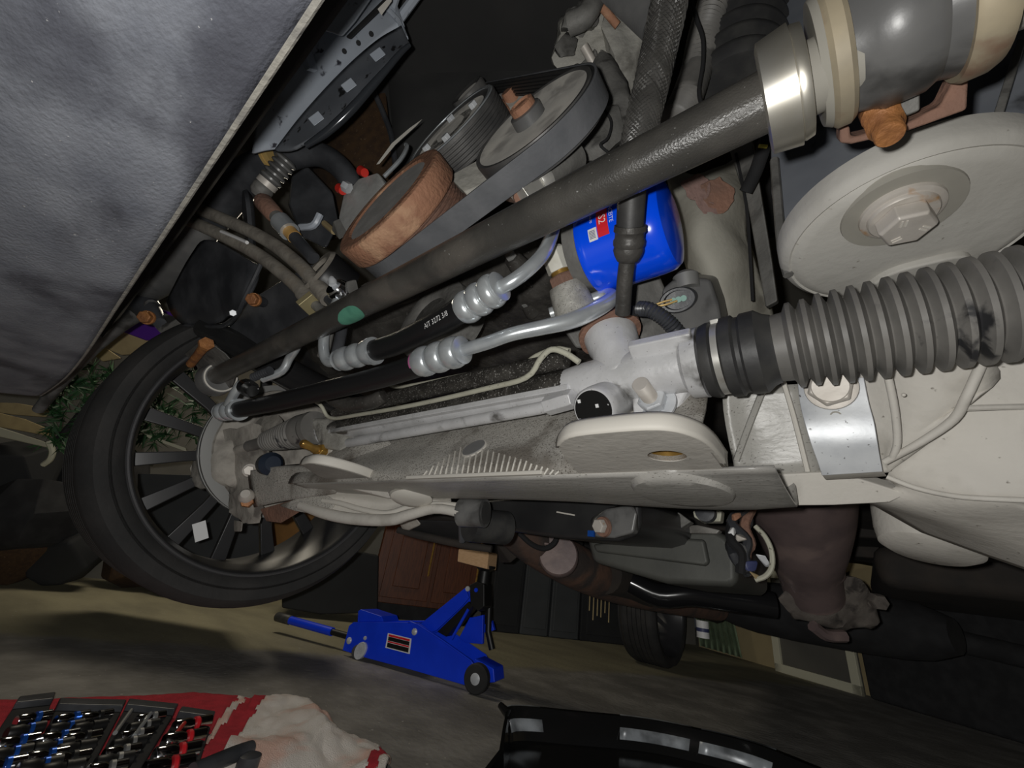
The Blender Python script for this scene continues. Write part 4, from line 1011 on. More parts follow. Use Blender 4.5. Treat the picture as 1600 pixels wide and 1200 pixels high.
# ================================================================ power steering hoses
def crimp_prof(L_, r, n=3):
    pr = [(0, r * .7), (0, r * .93)]; s = L_ / n
    for k in range(n):
        c = s * k
        pr += [(c + s * .08, r * .96), (c + s * .3, r * 1.04), (c + s * .55, r * 1.04), (c + s * .78, r * .96), (c + s * .86, r * .84), (c + s * .97, r * .84)]
    return pr + [(L_ + .001, r * .9), (L_ + .002, r * .7)]
def hoses():
    # upper hose
    t = Thing('upper_pressure_hose', 'new black hose with white printing and three ring crimps, upper of two', 'hose')
    h = [P(574, 551, .475), P(620, 537, .445), P(665, 515, .41), P(700, 497, .385), P(735, 474, .362)]
    k = t.part('hose', MB().tube(h, .0125, 24, 4), MT['hose_black'])
    # printing
    hp = crom(h, 8); c = hp[-9]; ax = (hp[-4] - hp[-14]).normalized()
    to = CAM - c; to = (to - ax * to.dot(ax)).normalized(); sd = ax.cross(to)
    vs, fs = text_mesh('AIT 3272 3/8', .0072)
    # text must read left to right in the picture: ax points to the right
    upi = sd if sd.dot(UZ) > 0 else -sd
    vv = []
    for v in vs:
        a = v.y / .0125 + .35
        vv.append(c + ax * (v.x - .004) + (to * math.cos(a) + upi * math.sin(a)) * .0127)
    t.part('printing', MB().add(vv, fs), MT['white_print'], of=k, smooth=0)
    a, b = P(724, 484, .365), P(780, 448, .338); ax = b - a
    t.part('crimp', MB().lathe(a, ax, crimp_prof(ax.length, .0148), 32), MT['zinc'])
    a2, b2 = P(585, 548, .468), P(530, 563, .495); ax = b2 - a2
    t.part('crimp', MB().lathe(a2, ax, [(-.001, .0125), (-.001, .0165), (.003, .0170), (.004, .0150)] + crimp_prof(ax.length, .0145)[1:], 32), MT['zinc'])
    tb = [P(772, 453, .342), P(795, 443, .335), P(822, 424, .335), P(846, 400, .34), P(858, 378, .352), P(866, 352, .37), P(872, 325, .39), P(868, 290, .41)]
    t.part('bent_tube', MB().tube(tb, .0062, 18, 4), MT['zinc'])
    tb = [P(534, 562, .494), P(515, 566, .505), P(507, 555, .51), P(506, 530, .515), P(512, 505, .52), P(528, 470, .53)]
    t.part('bent_tube', MB().tube(tb, .0066, 16, 4), MT['zinc'])
    t.done()
    t = Thing('lower_pressure_hose', 'new black hose with bright crimp running along the rack, lower of two', 'hose')
    h = [P(368, 641, .60), P(420, 631, .555), P(480, 617, .515), P(545, 602, .475), P(600, 588, .44), P(650, 572, .41), P(672, 563, .398)]
    k = t.part('hose', MB().tube(h, .0122, 24, 4), MT['hose_black'])
    a, b = P(656, 567, .405), P(722, 547, .372); ax = b - a
    t.part('crimp', MB().lathe(a, ax, crimp_prof(ax.length, .0150), 32), MT['zinc'])
    t.part('pink_mark', MB().lathe(P(652, 568, .408), ax, [(0, .0124), (.004, .0126), (.006, .0124)], 24, False), M('pink_mark', (.45, .12, .28), .5), of=k)
    a2, b2 = P(374, 640, .597), P(350, 643, .617); ax = b2 - a2
    t.part('crimp', MB().lathe(a2, ax, [(-.001, .012), (-.001, .0165), (.002, .017), (.003, .0148)] + crimp_prof(ax.length * 1.2, .0145)[1:], 28), MT['zinc'])
    tb = [P(716, 549, .374), P(760, 536, .365), P(800, 522, .358), P(850, 511, .356), P(895, 500, .358), P(930, 484, .364), P(950, 472, .372), P(957, 464, .382), P(948, 460, .393), P(925, 468, .40), P(890, 480, .405), P(860, 490, .41)]
    t.part('bent_tube', MB().tube(tb, [.0064] * 3 + [.0070, .0078, .0078, .0074, .007] + [.0064] * 4, 18, 5), MT['zinc'])
    tb = [P(356, 643, .612), P(357, 632, .60), P(368, 612, .59), P(378, 598, .59)]
    t.part('bent_tube', MB().tube(tb, .0065, 14, 3), MT['zinc'])
    t.part('swivel_nut', MB().lathe(P(384, 604, .575), Vector((.8, .1, -.3)), [(0, 1e-4), (0, .012), (.018, .012), (.018, .008), (.03, .008)], 12), MT['cap_black'])
    t.done()
    # short tubes joining at the far end
    one('joining_tube', MB().tube([P(*q) for q in ((410, 592, .60), (440, 580, .60), (452, 560, .60), (462, 545, .59), (468, 530, .585))], .0062, 12, 4), MT['zinc'], 'short bent silver tube below the far end of the long bar', 'tube')
    one('greasy_hose', MB().tube([P(*q) for q in ((505, 605, .62), (520, 622, .61), (545, 632, .60), (580, 628, .58), (600, 618, .575))], .011, 14, 4), MT['engine'], 'short greasy black hose behind the far end of the rack', 'hose')
    one('ribbed_conduit', MB().lathe(P(395, 590, .60), P(440, 572, .58) - P(395, 590, .60), [(.0022 * i, .0055 + .0012 * (i % 2)) for i in range(18)], 14), MT['black_plastic'], 'thin corrugated black conduit beside the far end of the bar', 'conduit')
hoses()

# ================================================================ bits around filter
def around_filter():
    t = Thing('pressure_switch', 'white hex pressure switch on a brown brass base left of the blue filter', 'sensor')
    a, b = P(892, 468, .40), P(861, 388, .40); ax = b - a; L_ = ax.length
    t.part('boss', MB().lathe(a, ax, [(-.02, .022), (0, .020), (L_ * .18, .0185), (L_ * .28, .017), (L_ * .28, .005)], 32), MT['alu_dirty'])
    t.part('hex_base', MB().hexa(a + ax * .24, ax, .0145, L_ * .24, 0), MT['rust_dark'], bevel=.001)
    t.part('brass_collar', MB().lathe(a + ax * .47, ax, [(0, .0098), (L_ * .09, .0098)], 24), MT['brass'])
    t.part('white_cap', MB().hexa(a + ax * .55, ax, .0128, L_ * .46, .4, .25), MT['white_switch'], bevel=.001)
    t.done()
    # beige casting right of the filter
    t = Thing('exhaust_heat_shield', 'pale crumpled heat shield with a rusty patch right of the blue filter', 'heat shield')
    rows = [[P(1040, 250, .56), P(1080, 275, .53), P(1120, 262, .53), P(1165, 240, .56)],
            [P(1050, 310, .54), P(1085, 318, .495), P(1125, 315, .49), P(1168, 290, .53)],
            [P(1058, 360, .53), P(1090, 368, .48), P(1130, 360, .48), P(1168, 340, .52)],
            [P(1068, 400, .52), P(1105, 420, .475), P(1145, 410, .475), P(1180, 395, .51)],
            [P(1075, 450, .53), P(1115, 468, .48), P(1155, 465, .48), P(1196, 455, .50)],
            [P(1090, 500, .54), P(1130, 510, .50), P(1170, 500, .50), P(1210, 500, .51)]]
    k = t.part('shell', MB().sheet(rows, 6, 6).jitter(.005, 22), M('pale_beige_shield', (.40, .385, .33), .8, 0, (.30, .285, .24), 16, spots2=(.16, .15, .125), s2sc=16, s2thr=.63, bump=.3, bsc=60), solid=.002)
    for pts_, mt in ((((1060, 285), (1090, 272), (1110, 285), (1105, 310), (1080, 312)), 'pink_rust'), (((1090, 290), (1125, 280), (1148, 300), (1140, 322), (1115, 330), (1098, 318)), 'rust_dark'), (((1085, 308), (1105, 312), (1122, 325), (1110, 338), (1092, 325)), 'pink_rust')):
        pt = crom([P(a, b, .478) for a, b in pts_ + pts_[:1]], 4)[:-1]
        pt = [p + Vector(noise.noise_vector(p * 90)) * .004 for p in pt]
        t.part('rusty_patch', MB().prism(pt, ray(1100, 300) * .03), MT[mt], of=k, bevel=.001, label='flaking rusty patch')
    t.done()
    # dark strut strip right of shield
    t = Thing('vertical_strut', 'narrow grey strut between the heat shield and the pale disc', 'strut')
    t.part('strut', MB().prism([P(*q) for q in ((1140, 235, .50), (1175, 215, .48), (1205, 400, .43), (1215, 470, .42), (1196, 480, .43), (1170, 330, .47))], Vector((0, .02, .01))), MT['engine_mid'], bevel=.002)
    t.part('seam', MB().tube([P(*q) for q in ((1150, 240, .49), (1166, 320, .465), (1172, 400, .45), (1176, 470, .44))], .0018, 6, 3), MT['black_matte'])
    t.done()
    # black block with connector
    t = Thing('sensor_block', 'black plastic sensor block with oval plug below the blue filter', 'sensor')
    q = ((1034, 452), (1050, 438), (1075, 432), (1110, 436), (1122, 470), (1128, 500), (1100, 520), (1060, 525), (1035, 500))
    f = [P(a, b, .405) for a, b in q]
    t.part('body', MB().hull(f + [P(a + 10, b - 5, .46) for a, b in q]), MT['mount_grey'], bevel=.004)
    n_ = (CAM - P(1065, 470, .405)).normalized(); c = P(1062, 468, .402)
    e1 = (P(1085, 462, .402) - c).normalized(); 
    m = MB().lathe(c, n_, [(-.004, .012), (.010, .0125), (.012, .0115), (.012, .0095), (.006, .009), (.006, 1e-4)], 32, False)
    m.v = [v + e1 * ((v - c).dot(e1)) * .45 for v in m.v]
    k = t.part('plug', m, MT['black_plastic'])
    for i, (a, b) in enumerate(((1052, 470), (1060, 468), (1068, 466))):
        t.part('terminal', MB().lathe(P(a, b, .392), n_, [(-.004, .003), (.002, .003), (.002, 1e-4)], 12), M('teal_seal%d' % i, (.16, .34, .28), .5), of=k)
    t.part('stud', MB().lathe(P(1072, 437, .41), Vector((0, -.3, .9)), [(-.01, .012), (.004, .0125), (.008, .008), (.008, 1e-4)], 20), MT['grey_metal'])
    t.done()
    for i, pts in enumerate((((1050, 468, .39), (1035, 472, .392), (1020, 478, .395), (1008, 482, .40)), ((1058, 470, .388), (1040, 476, .39), (1022, 480, .394), (1010, 486, .40)))):
        one('signal_wire', MB().tube([P(*p) for p in pts], .0011, 6, 4), MT['copper_wire'], ['upper', 'lower'][i] + ' of the two yellow wires leaving the oval plug', 'wire', 'yellow wires at the oval plug')
    a = [P(998, 482, .385), P(1015, 484, .375), P(1035, 496, .37), P(1050, 510, .37), P(1066, 530, .375)]
    cr = crom(a, 9); m = MB()
    pts = []; rs = []
    for i in range(len(cr)): pts.append(cr[i]); rs.append(.0075 if i % 2 else .0062)
    t = Thing('corrugated_conduit', 'black corrugated wire conduit below the end of the braided hose', 'conduit')
    t.part('conduit', m.tube(pts, rs, 18), MT['black_plastic'], smooth=60)
    t.part('tape_end', MB().prism([P(*q) for q in ((962, 486, .385), (985, 478, .385), (1000, 476, .385), (998, 494, .382), (985, 492, .38))], Vector((0, .008, .004))), MT['black_matte'], bevel=.001)
    t.done()
    # plate behind pinion tower
    t = Thing('mount_plate', 'brown grey plate between the blue filter and the pinion tower', 'plate')
    q = ((890, 440), (915, 425), (960, 455), (1030, 430), (1040, 500), (1075, 530), (1000, 540), (900, 545), (870, 500))
    f = [P(a, b, .47) for a, b in q]
    t.part('plate', MB().hull(f + [P(a, b, .55) for a, b in q]), MT['engine_mid'], bevel=.004)
    t.done()
    # top centre-right hoses and boots
    cd = crom([P(*q) for q in ((1130, -60, .50), (1112, 10, .50), (1098, 60, .50), (1088, 110, .49), (1070, 160, .475), (1052, 190, .465))], 14)
    one('corrugated_hose', MB().tube(cd, [.0190 if i % 2 else .0168 for i in range(len(cd))], 22), MT['rubber_dusty'], 'grey corrugated hose right of the thick braided hose', 'hose', smooth=60)
    c0, c1 = P(1158, -40, .58), P(1150, 150, .50); ax = c1 - c0; L_ = ax.length; pr = []
    for k in range(9): pr += [(L_ * k / 9, .050), (L_ * (k + .35) / 9, .057), (L_ * (k + .6) / 9, .057), (L_ * (k + .95) / 9, .050)]
    one('ribbed_boot', MB().lathe(c0, ax, pr, 44), MT['rubber'], 'black ribbed rubber boot at the top beside the side plate', 'boot')
    c0, c1 = P(960, -30, .52), P(1030, 35, .50); ax = c1 - c0; L_ = ax.length; pr = []
    for k in range(24): pr += [(L_ * k / 24, .021), (L_ * (k + .5) / 24, .024)]
    one('flex_pipe', MB().lathe(c0, ax, pr, 36), MT['mount_grey'], 'short finely ribbed flexible pipe at the top edge left of the braided hose', 'pipe')
    one('loose_wire', MB().tube([P(*q) for q in ((1080, 0, .44), (1088, 30, .44), (1098, 60, .44), (1098, 100, .44), (1092, 140, .44), (1096, 165, .44))], .0022, 8, 4), MT['black_matte'], 'thin loose black wire beside the grey corrugated hose', 'wire')
    t = Thing('engine_mount_arm', 'grey engine mount arm behind the corrugated hose at the top', 'bracket')
    t.part('arm', MB().prism([P(*q) for q in ((1100, 90, .60), (1112, 50, .60), (1135, 140, .58), (1128, 190, .57), (1085, 200, .58))], Vector((0, .03, .02))), MT['engine_grey'], bevel=.003)
    t.part('arm_edge', MB().tube([P(*q) for q in ((1112, 30, .57), (1124, 90, .56), (1136, 150, .55))], .006, 8, 2), MT['engine_mid'])
    t.done()
    t = Thing('wire_loom', 'black taped wires with a yellow mark below the near end of the bar', 'wire loom')
    k = t.part('loom', MB().tube([P(*q) for q in ((1205, 190, .42), (1192, 235, .42), (1180, 270, .43), (1165, 300, .44))], .007, 12, 3), MT['black_matte'])
    t.part('yellow_mark', MB().tube([P(1186, 228, .41), P(1198, 229, .41)], .002, 6), M('yellow_tape', (.6, .5, .08), .5), of=k)
    t.done()
around_filter()

# ================================================================ parts between bumper and engine (upper left)
def front():
    # blue-grey fan shroud
    t = Thing('fan_shroud', 'blue grey plastic fan shroud with a shiny curved lower edge', 'shroud')
    rows = [[P(*q) for q in r] for r in (
        ((395, 240, .60), (410, 150, .60), (460, 60, .61), (510, 5, .61), (560, -40, .62)),
        ((415, 235, .60), (445, 160, .60), (510, 80, .60), (570, 30, .61), (610, -10, .62)),
        ((440, 232, .60), (485, 180, .60), (545, 115, .60), (595, 65, .60), (632, 40, .60)))]
    t.part('panel', MB().sheet(rows, 5, 5), MT['shroud'], solid=.004)
    rows = [[P(*q) for q in r] for r in (
        ((430, 236, .595), (475, 178, .595), (535, 113, .592), (588, 66, .59), (628, 42, .59)),
        ((448, 236, .585), (495, 192, .58), (555, 130, .575), (602, 85, .575), (636, 60, .575)),
        ((462, 232, .575), (512, 203, .57), (570, 145, .565), (612, 98, .562), (641, 70, .565)))]
    t.part('ring', MB().sheet(rows, 5, 4), M('dark_shroud_ring', (.12, .13, .148), .4, 0, (.17, .182, .20), 20, spots=(.02, .02, .02), ssc=80, sthr=.66), solid=.004)
    t.part('ring_edge', MB().tube([P(*q) for q in ((478, 228, .575), (512, 205, .568), (545, 175, .564), (572, 145, .562), (600, 113, .56), (625, 84, .56), (640, 70, .562))], [.004, .006, .0065, .006, .005, .004, .003], 12, 5), M('shiny_black_edge', (.045, .05, .058), .15, .2, coat=.5))
    for (a, b, z) in ((590, 85, .562), (545, 133, .564), (494, 185, .57)):
        p = P(a, b, z); t.part('clip', MB().box(p, (P(a + 8, b - 6, z) - p), (P(a + 5, b + 6, z) - p), ray(a, b).normalized() * .006), MT['shroud'], bevel=.001)
    t.part('hook', MB().prism([P(*q) for q in ((470, 72, .585), (476, 80, .585), (484, 106, .58), (478, 110, .58), (470, 98, .585))], Vector((0, .01, .01))), MT['shroud'], bevel=.001)
    for (a, b) in ((560, 67), (538, 80), (580, 53)): t.part('rivet', MB().lathe(P(a, b, .590), ray(a, b) * -1, [(0, .0035), (.002, .003), (.002, 1e-4)], 10), MT['black_matte'])
    t.done()
    t = Thing('shroud_bracket', 'grey plastic bracket box hanging over the shroud at the top', 'bracket')
    f = [P(*q) for q in ((480, 42, .54), (505, -30, .54), (600, -30, .54), (555, 35, .54), (535, 58, .54), (520, 52, .54))]
    t.part('body', MB().prism(f, ray(540, 0).normalized() * .05), MT['shroud'], bevel=.003)
    t.part('slot', MB().prism([P(*q) for q in ((540, 58, .575), (590, 8, .575), (606, -8, .575), (612, 0, .575), (560, 50, .575), (548, 62, .575))], ray(560, 20).normalized() * .01), MT['black_matte'], bevel=.002)
    t.part('pale_tip', MB().prism([P(*q) for q in ((590, 14, .53), (612, -8, .53), (612, 2, .53), (596, 24, .53))], ray(600, 0).normalized() * .006), MT['frame_grey'])
    t.done()
    for i, (a, b, c_, d) in enumerate(((606, -20, 622, 34), (622, -20, 645, 20), (640, 0, 668, -30))):
        pass
    t = Thing('radiator_strut', 'pair of slim grey struts rising at the top edge right of the shroud', 'strut')
    t.part('strut', MB().tube([P(612, 15, .60), P(620, -10, .60), P(640, -60, .60)], .006, 8), MT['shroud'])
    t.part('strut', MB().tube([P(622, 32, .62), P(640, 8, .62), P(668, -30, .62)], .007, 8), MT['shroud'])
    t.part('cross', MB().tube([P(606, 15, .60), P(624, 34, .60), P(634, 60, .59)], .004, 8), MT['shroud'])
    t.done()
    # dark liner that closes the view upward
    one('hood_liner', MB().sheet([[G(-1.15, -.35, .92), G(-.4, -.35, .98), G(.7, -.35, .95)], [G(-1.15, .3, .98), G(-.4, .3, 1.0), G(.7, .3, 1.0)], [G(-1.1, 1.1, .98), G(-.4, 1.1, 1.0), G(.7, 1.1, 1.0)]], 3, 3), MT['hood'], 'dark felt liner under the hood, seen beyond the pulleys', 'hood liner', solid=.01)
    t = Thing('air_duct', 'dull black plastic duct wall beyond the pulleys', 'duct')
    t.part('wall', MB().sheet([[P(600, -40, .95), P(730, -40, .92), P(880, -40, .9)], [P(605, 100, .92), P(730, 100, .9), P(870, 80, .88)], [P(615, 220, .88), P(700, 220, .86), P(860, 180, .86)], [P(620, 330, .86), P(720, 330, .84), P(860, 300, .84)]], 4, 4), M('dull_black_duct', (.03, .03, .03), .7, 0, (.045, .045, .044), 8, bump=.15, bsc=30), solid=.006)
    t.part('seam', MB().tube([P(843, 0, .86), P(852, 50, .86), P(860, 95, .86)], .002, 6, 2), MT['black_matte'])
    t.part('lip', MB().tube([P(585, 145, .88), P(600, 180, .87), P(612, 215, .86), P(618, 260, .85)], .006, 8, 3), MT['black_plastic'])
    t.done()
    one('fibre_panel', MB().sheet([[P(495, 120, 1.0), P(600, 120, .96)], [P(490, 230, .98), P(610, 220, .94)], [P(500, 380, .95), P(620, 340, .92)]], 3, 3), MT['brown_board'], 'brown fibreboard panel visible between the shroud and the pulleys', 'panel', solid=.01)
    # radiator hose
    t = Thing('radiator_hose', 'curved black rubber radiator hose with a copper clamp below the shroud', 'hose')
    k = t.part('hose', MB().tube([P(*q) for q in ((330, 335, .80), (370, 290, .76), (410, 262, .72), (450, 245, .70), (490, 240, .69), (520, 252, .68), (545, 280, .67), (556, 320, .67), (560, 360, .68))], [.036, .034, .030, .023, .020, .019, .018, .018, .018], 22, 5), MT['black_plastic'])
    c = P(432, 236, .695); ax = P(470, 238, .69) - P(400, 262, .72)
    t.part('clamp', MB().lathe(c + Vector((0, 0, -.01)), ax, [(-.008, .026), (-.008, .0275), (-.003, .0275), (-.003, .0265), (.003, .0265), (.003, .0275), (.008, .0275), (.008, .026)], 28), MT['copper_wire'], label='copper coloured hose clamp')
    t.done()
    # ribbed shock / sensor boot
    t = Thing('ribbed_sensor', 'ribbed dark sensor boot with pale ring left of the radiator hose', 'sensor')
    a, b = P(450, 248, .66), P(402, 305, .66); ax = b - a; L_ = ax.length
    pr = []
    for k in range(5): pr += [(L_ * (.0 + k * .12), .012 - .0 * k), (L_ * (.05 + k * .12), .0175), (L_ * (.09 + k * .12), .0175)]
    t.part('boot', MB().lathe(a, ax, pr + [(L_ * .62, .013)], 24), MT['mount_grey'])
    t.part('pale_ring', MB().lathe(a + ax * .62, ax, [(0, .014), (0, .016), (L_ * .12, .016), (L_ * .12, .012)], 24), MT['bolt_pale'])
    t.part('cap', MB().lathe(a + ax * .74, ax, [(0, .014), (.004, .016), (L_ * .2, .015), (L_ * .28, .010), (L_ * .28, 1e-4)], 24), MT['engine_mid'])
    t.done()
    t = Thing('hose_end_sensor', 'rusty sleeve with silver ferrule and amber ring on a short hose', 'fitting')
    a, b = P(408, 312, .64), P(482, 395, .60); ax = b - a; L_ = ax.length
    t.part('rusty_sleeve', MB().lathe(a, ax, [(0, .011), (L_ * .05, .0145), (L_ * .3, .0135), (L_ * .33, .011)], 16), MT['rust_dark'])
    t.part('neck', MB().lathe(a + ax * .3, ax, [(0, .0105), (L_ * .2, .0105)], 16), MT['engine_mid'])
    t.part('ferrule', MB().lathe(a + ax * .42, ax, [(0, .011), (0, .015), (L_ * .2, .015), (L_ * .2, .01)], 22), MT['zinc'])
    t.part('amber_ring', MB().lathe(a + ax * .62, ax, [(0, .0105), (L_ * .1, .0105)], 18), MT['amber'])
    t.part('tail', MB().lathe(a + ax * .7, ax, [(0, .0095), (L_ * .4, .0095)], 16), MT['black_plastic'])
    t.done()
    # cooler hoses
    hs = (([(210, 290, .80), (288, 318, .74), (400, 366, .66), (465, 412, .605), (512, 466, .565)], 'upper'), ([(205, 312, .80), (280, 338, .74), (385, 387, .66), (448, 432, .605), (490, 474, .57)], 'lower'))
    for pts, w in hs:
        t = Thing('cooler_hose', w + ' of the two dusty brown hoses crossing left of the rusty pulley', 'hose', 'pair of dusty brown cooler hoses')
        t.part('hose', MB().tube([P(*q) for q in pts], .0108, 18, 5), MT['hose_brown'])
        e = P(*pts[-1]); d = (P(*pts[-1]) - P(*pts[-2])).normalized()
        t.part('crimp', MB().lathe(e - d * .030, d, [(0, .011), (0, .0122), (.012, .0126), (.022, .0122), (.032, .0118), (.032, .008)], 22), MT['hose_brown'])
        t.part('metal_tube', MB().tube([e - d * .004, e + d * .03, e + d * .05 + Vector((0, 0, -.01)), e + d * .06 + Vector((0, .0, -.05))], .0072, 14, 3), MT['black_plastic'] if w == 'upper' else MT['engine_mid'])
        if w == 'lower':
            t.part('brass_clip', MB().box(e + Vector((0, -.004, -.004)), d * .005, perp(d)[0] * .014, perp(d)[1] * .012), M('yellow_zinc', (.42, .36, .20), .45, .4), bevel=.001)
            t.part('white_stripe', MB().tube([P(346, 362, .672), P(368, 371, .652), P(386, 379, .636)], .003, 6), MT['white_print'])
        t.done()
    # chrome cap beside the hose ends
    t = Thing('chrome_plug', 'small chrome plug beside the ends of the two brown hoses', 'plug')
    c = P(530, 455, .545); t.part('plug', MB().lathe(c, Vector((.2, -.9, .1)), [(-.015, .015), (.004, .016), (.010, .013), (.010, 1e-4)], 24), MT['chrome'])
    t.part('nipple', MB().lathe(P(520, 445, .535), Vector((-.2, -.3, .8)), [(0, .005), (.006, .006), (.012, .003)], 12), MT['galv'])
    t.part('hex_block', MB().hull([P(*q) for q in ((540, 440, .54), (556, 436, .535), (560, 452, .53), (545, 462, .535), (545, 440, .56), (560, 445, .56))]), MT['engine_mid'], bevel=.002)
    t.done()
    # big black bracket
    t = Thing('radiator_support_bracket', 'black painted support bracket with orange bolts at the left', 'bracket')
    rows = [[P(*q) for q in r] for r in (
        ((262, 470, .84), (300, 400, .78), (330, 375, .74), (405, 415, .68)),
        ((270, 490, .83), (310, 430, .765), (345, 405, .73), (400, 440, .675)),
        ((285, 505, .82), (325, 470, .76), (355, 455, .72), (385, 470, .68)),
        ((300, 510, .82), (340, 505, .765), (355, 495, .735), (372, 490, .70)))]
    t.part('plate', MB().sheet(rows, 5, 5), MT['black_plastic'], solid=.006)
    t.part('bent_edge', MB().tube([P(*q) for q in ((408, 412, .675), (395, 440, .672), (380, 470, .68), (368, 495, .70), (345, 510, .75), (290, 508, .82))], .004, 8, 4), MT['black_plastic'])
    t.part('small_clip', MB().hexa(P(364, 489, .69), ray(364, 489) * -1, .006, .006), MT['galv'])
    t.done()
    t = Thing('front_frame_tube', 'grey curved frame tube below the bumper lip at the left', 'frame')
    t.part('tube', MB().tube([P(*q) for q in ((150, 500, .98), (195, 462, .95), (250, 430, .90), (290, 390, .85), (312, 345, .82), (330, 300, .80))], [.042, .042, .042, .040, .038, .036], 22, 5), MT['mount_grey'])
    t.part('end_cone', MB().tube([P(180, 468, .97), P(215, 470, .93), P(250, 505, .88)], [.030, .034, .012], 14, 3), MT['black_plastic'])
    t.done()
    one('lower_tie_bar', MB().tube([P(60, 640, 1.05), P(110, 580, 1.0), P(160, 530, .95), P(205, 495, .92), (P(240, 480, .90))], [.012, .014, .016, .018, .018], 12, 4), MT['mount_grey'], 'slim dark tie bar rising along the bumper lip at the far left', 'bar')
    t = Thing('front_crossmember', 'glossy black crossmember tube running under the bar toward the hoses', 'crossmember')
    t.part('tube', MB().tube([P(*q) for q in ((318, 512, .80), (360, 533, .785), (400, 555, .77), (480, 600, .74), (560, 640, .70))], [.020, .026, .028, .028, .026], 22, 4), M('glossy_black_tube', (.02, .02, .021), .22, 0, (.03, .03, .03), 12))
    t.part('gusset', MB().prism([P(*q) for q in ((370, 480, .76), (480, 415, .66), (500, 520, .66), (430, 560, .74), (350, 530, .80))], Vector((0, .01, .012))), MT['black_plastic'], bevel=.002)
    t.done()
    # strap to eyelet
    t = Thing('rail_flange', 'thin dark flange rail between the purple box and the rusty stud', 'flange')
    t.part('flange', MB().prism([P(*q) for q in ((232, 500, .90), (262, 512, .88), (310, 545, .84), (360, 575, .80), (352, 585, .80), (300, 556, .84), (250, 520, .88))], Vector((0, .004, .03))), MT['engine_mid'], bevel=.001)
    t.done()
    for i, (a, b, z, s, lb) in enumerate(((240, 384, .86, .0135, 'orange hex bolt near the bumper lip at the left'), (396, 468, .665, .0100, 'orange hex bolt at the right edge of the black bracket'), (229, 496, .86, .0135, 'orange flange bolt right above the purple box'))):
        t = Thing('rusty_bolt', lb, 'bolt', 'orange rusty bolts of the front frame')
        d = -(ray(a, b).normalized() + Vector((.1, .5, .1))).normalized(); c = P(a, b, z)
        t.part('head', MB().hexa(c, d, s, s * .9, .3), MT['rust_bolt'], bevel=.001)
        t.part('washer', MB().lathe(c - d * .004, d, [(0, 1e-4), (0, s * 1.15), (.004, s * 1.1)], 20), MT['rust_bolt'])
        t.part('shank', MB().lathe(c - d * .03, d, [(0, s * .9), (.028, s * .9)], 14), MT['black_plastic'])
        t.done()
    # dark clutter: reservoir behind sensors
    t = Thing('washer_reservoir', 'black plastic reservoir behind the sensors left of the pulleys', 'reservoir')
    f = [P(*q) for q in ((455, 275, .74), (480, 258, .74), (520, 300, .72), (530, 350, .70), (510, 390, .68), (470, 370, .70), (450, 320, .72))]
    t.part('body', MB().hull(f + [p + ray(490, 320).normalized() * .1 for p in f]), MT['black_plastic'], bevel=.006)
    t.part('strap', MB().tube([P(470, 355, .68), P(490, 352, .67), P(500, 335, .67)], .006, 8, 3), MT['shroud'])
    t.part('tip', MB().tube([P(507, 349, .64), P(522, 362, .62)], .005, 8), MT['tan_board'])
    t.done()
    t = Thing('bumper_crash_pad', 'round black plastic pad behind the two brown hoses', 'pad')
    t.part('pad', MB().lathe(P(395, 350, .74), Vector((-.2, -.6, -.3)), [(0, .05), (.006, .058), (.012, .055), (.014, 1e-4)], 40), MT['black_plastic'])
    t.done()
    # dark inner bumper beam that fills the gap behind the lip
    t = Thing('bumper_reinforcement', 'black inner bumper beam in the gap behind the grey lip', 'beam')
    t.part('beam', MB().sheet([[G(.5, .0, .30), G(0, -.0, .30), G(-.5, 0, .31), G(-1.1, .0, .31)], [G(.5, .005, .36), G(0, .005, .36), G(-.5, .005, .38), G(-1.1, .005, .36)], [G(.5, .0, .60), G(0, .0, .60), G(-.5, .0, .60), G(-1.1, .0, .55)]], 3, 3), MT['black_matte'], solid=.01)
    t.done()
front()

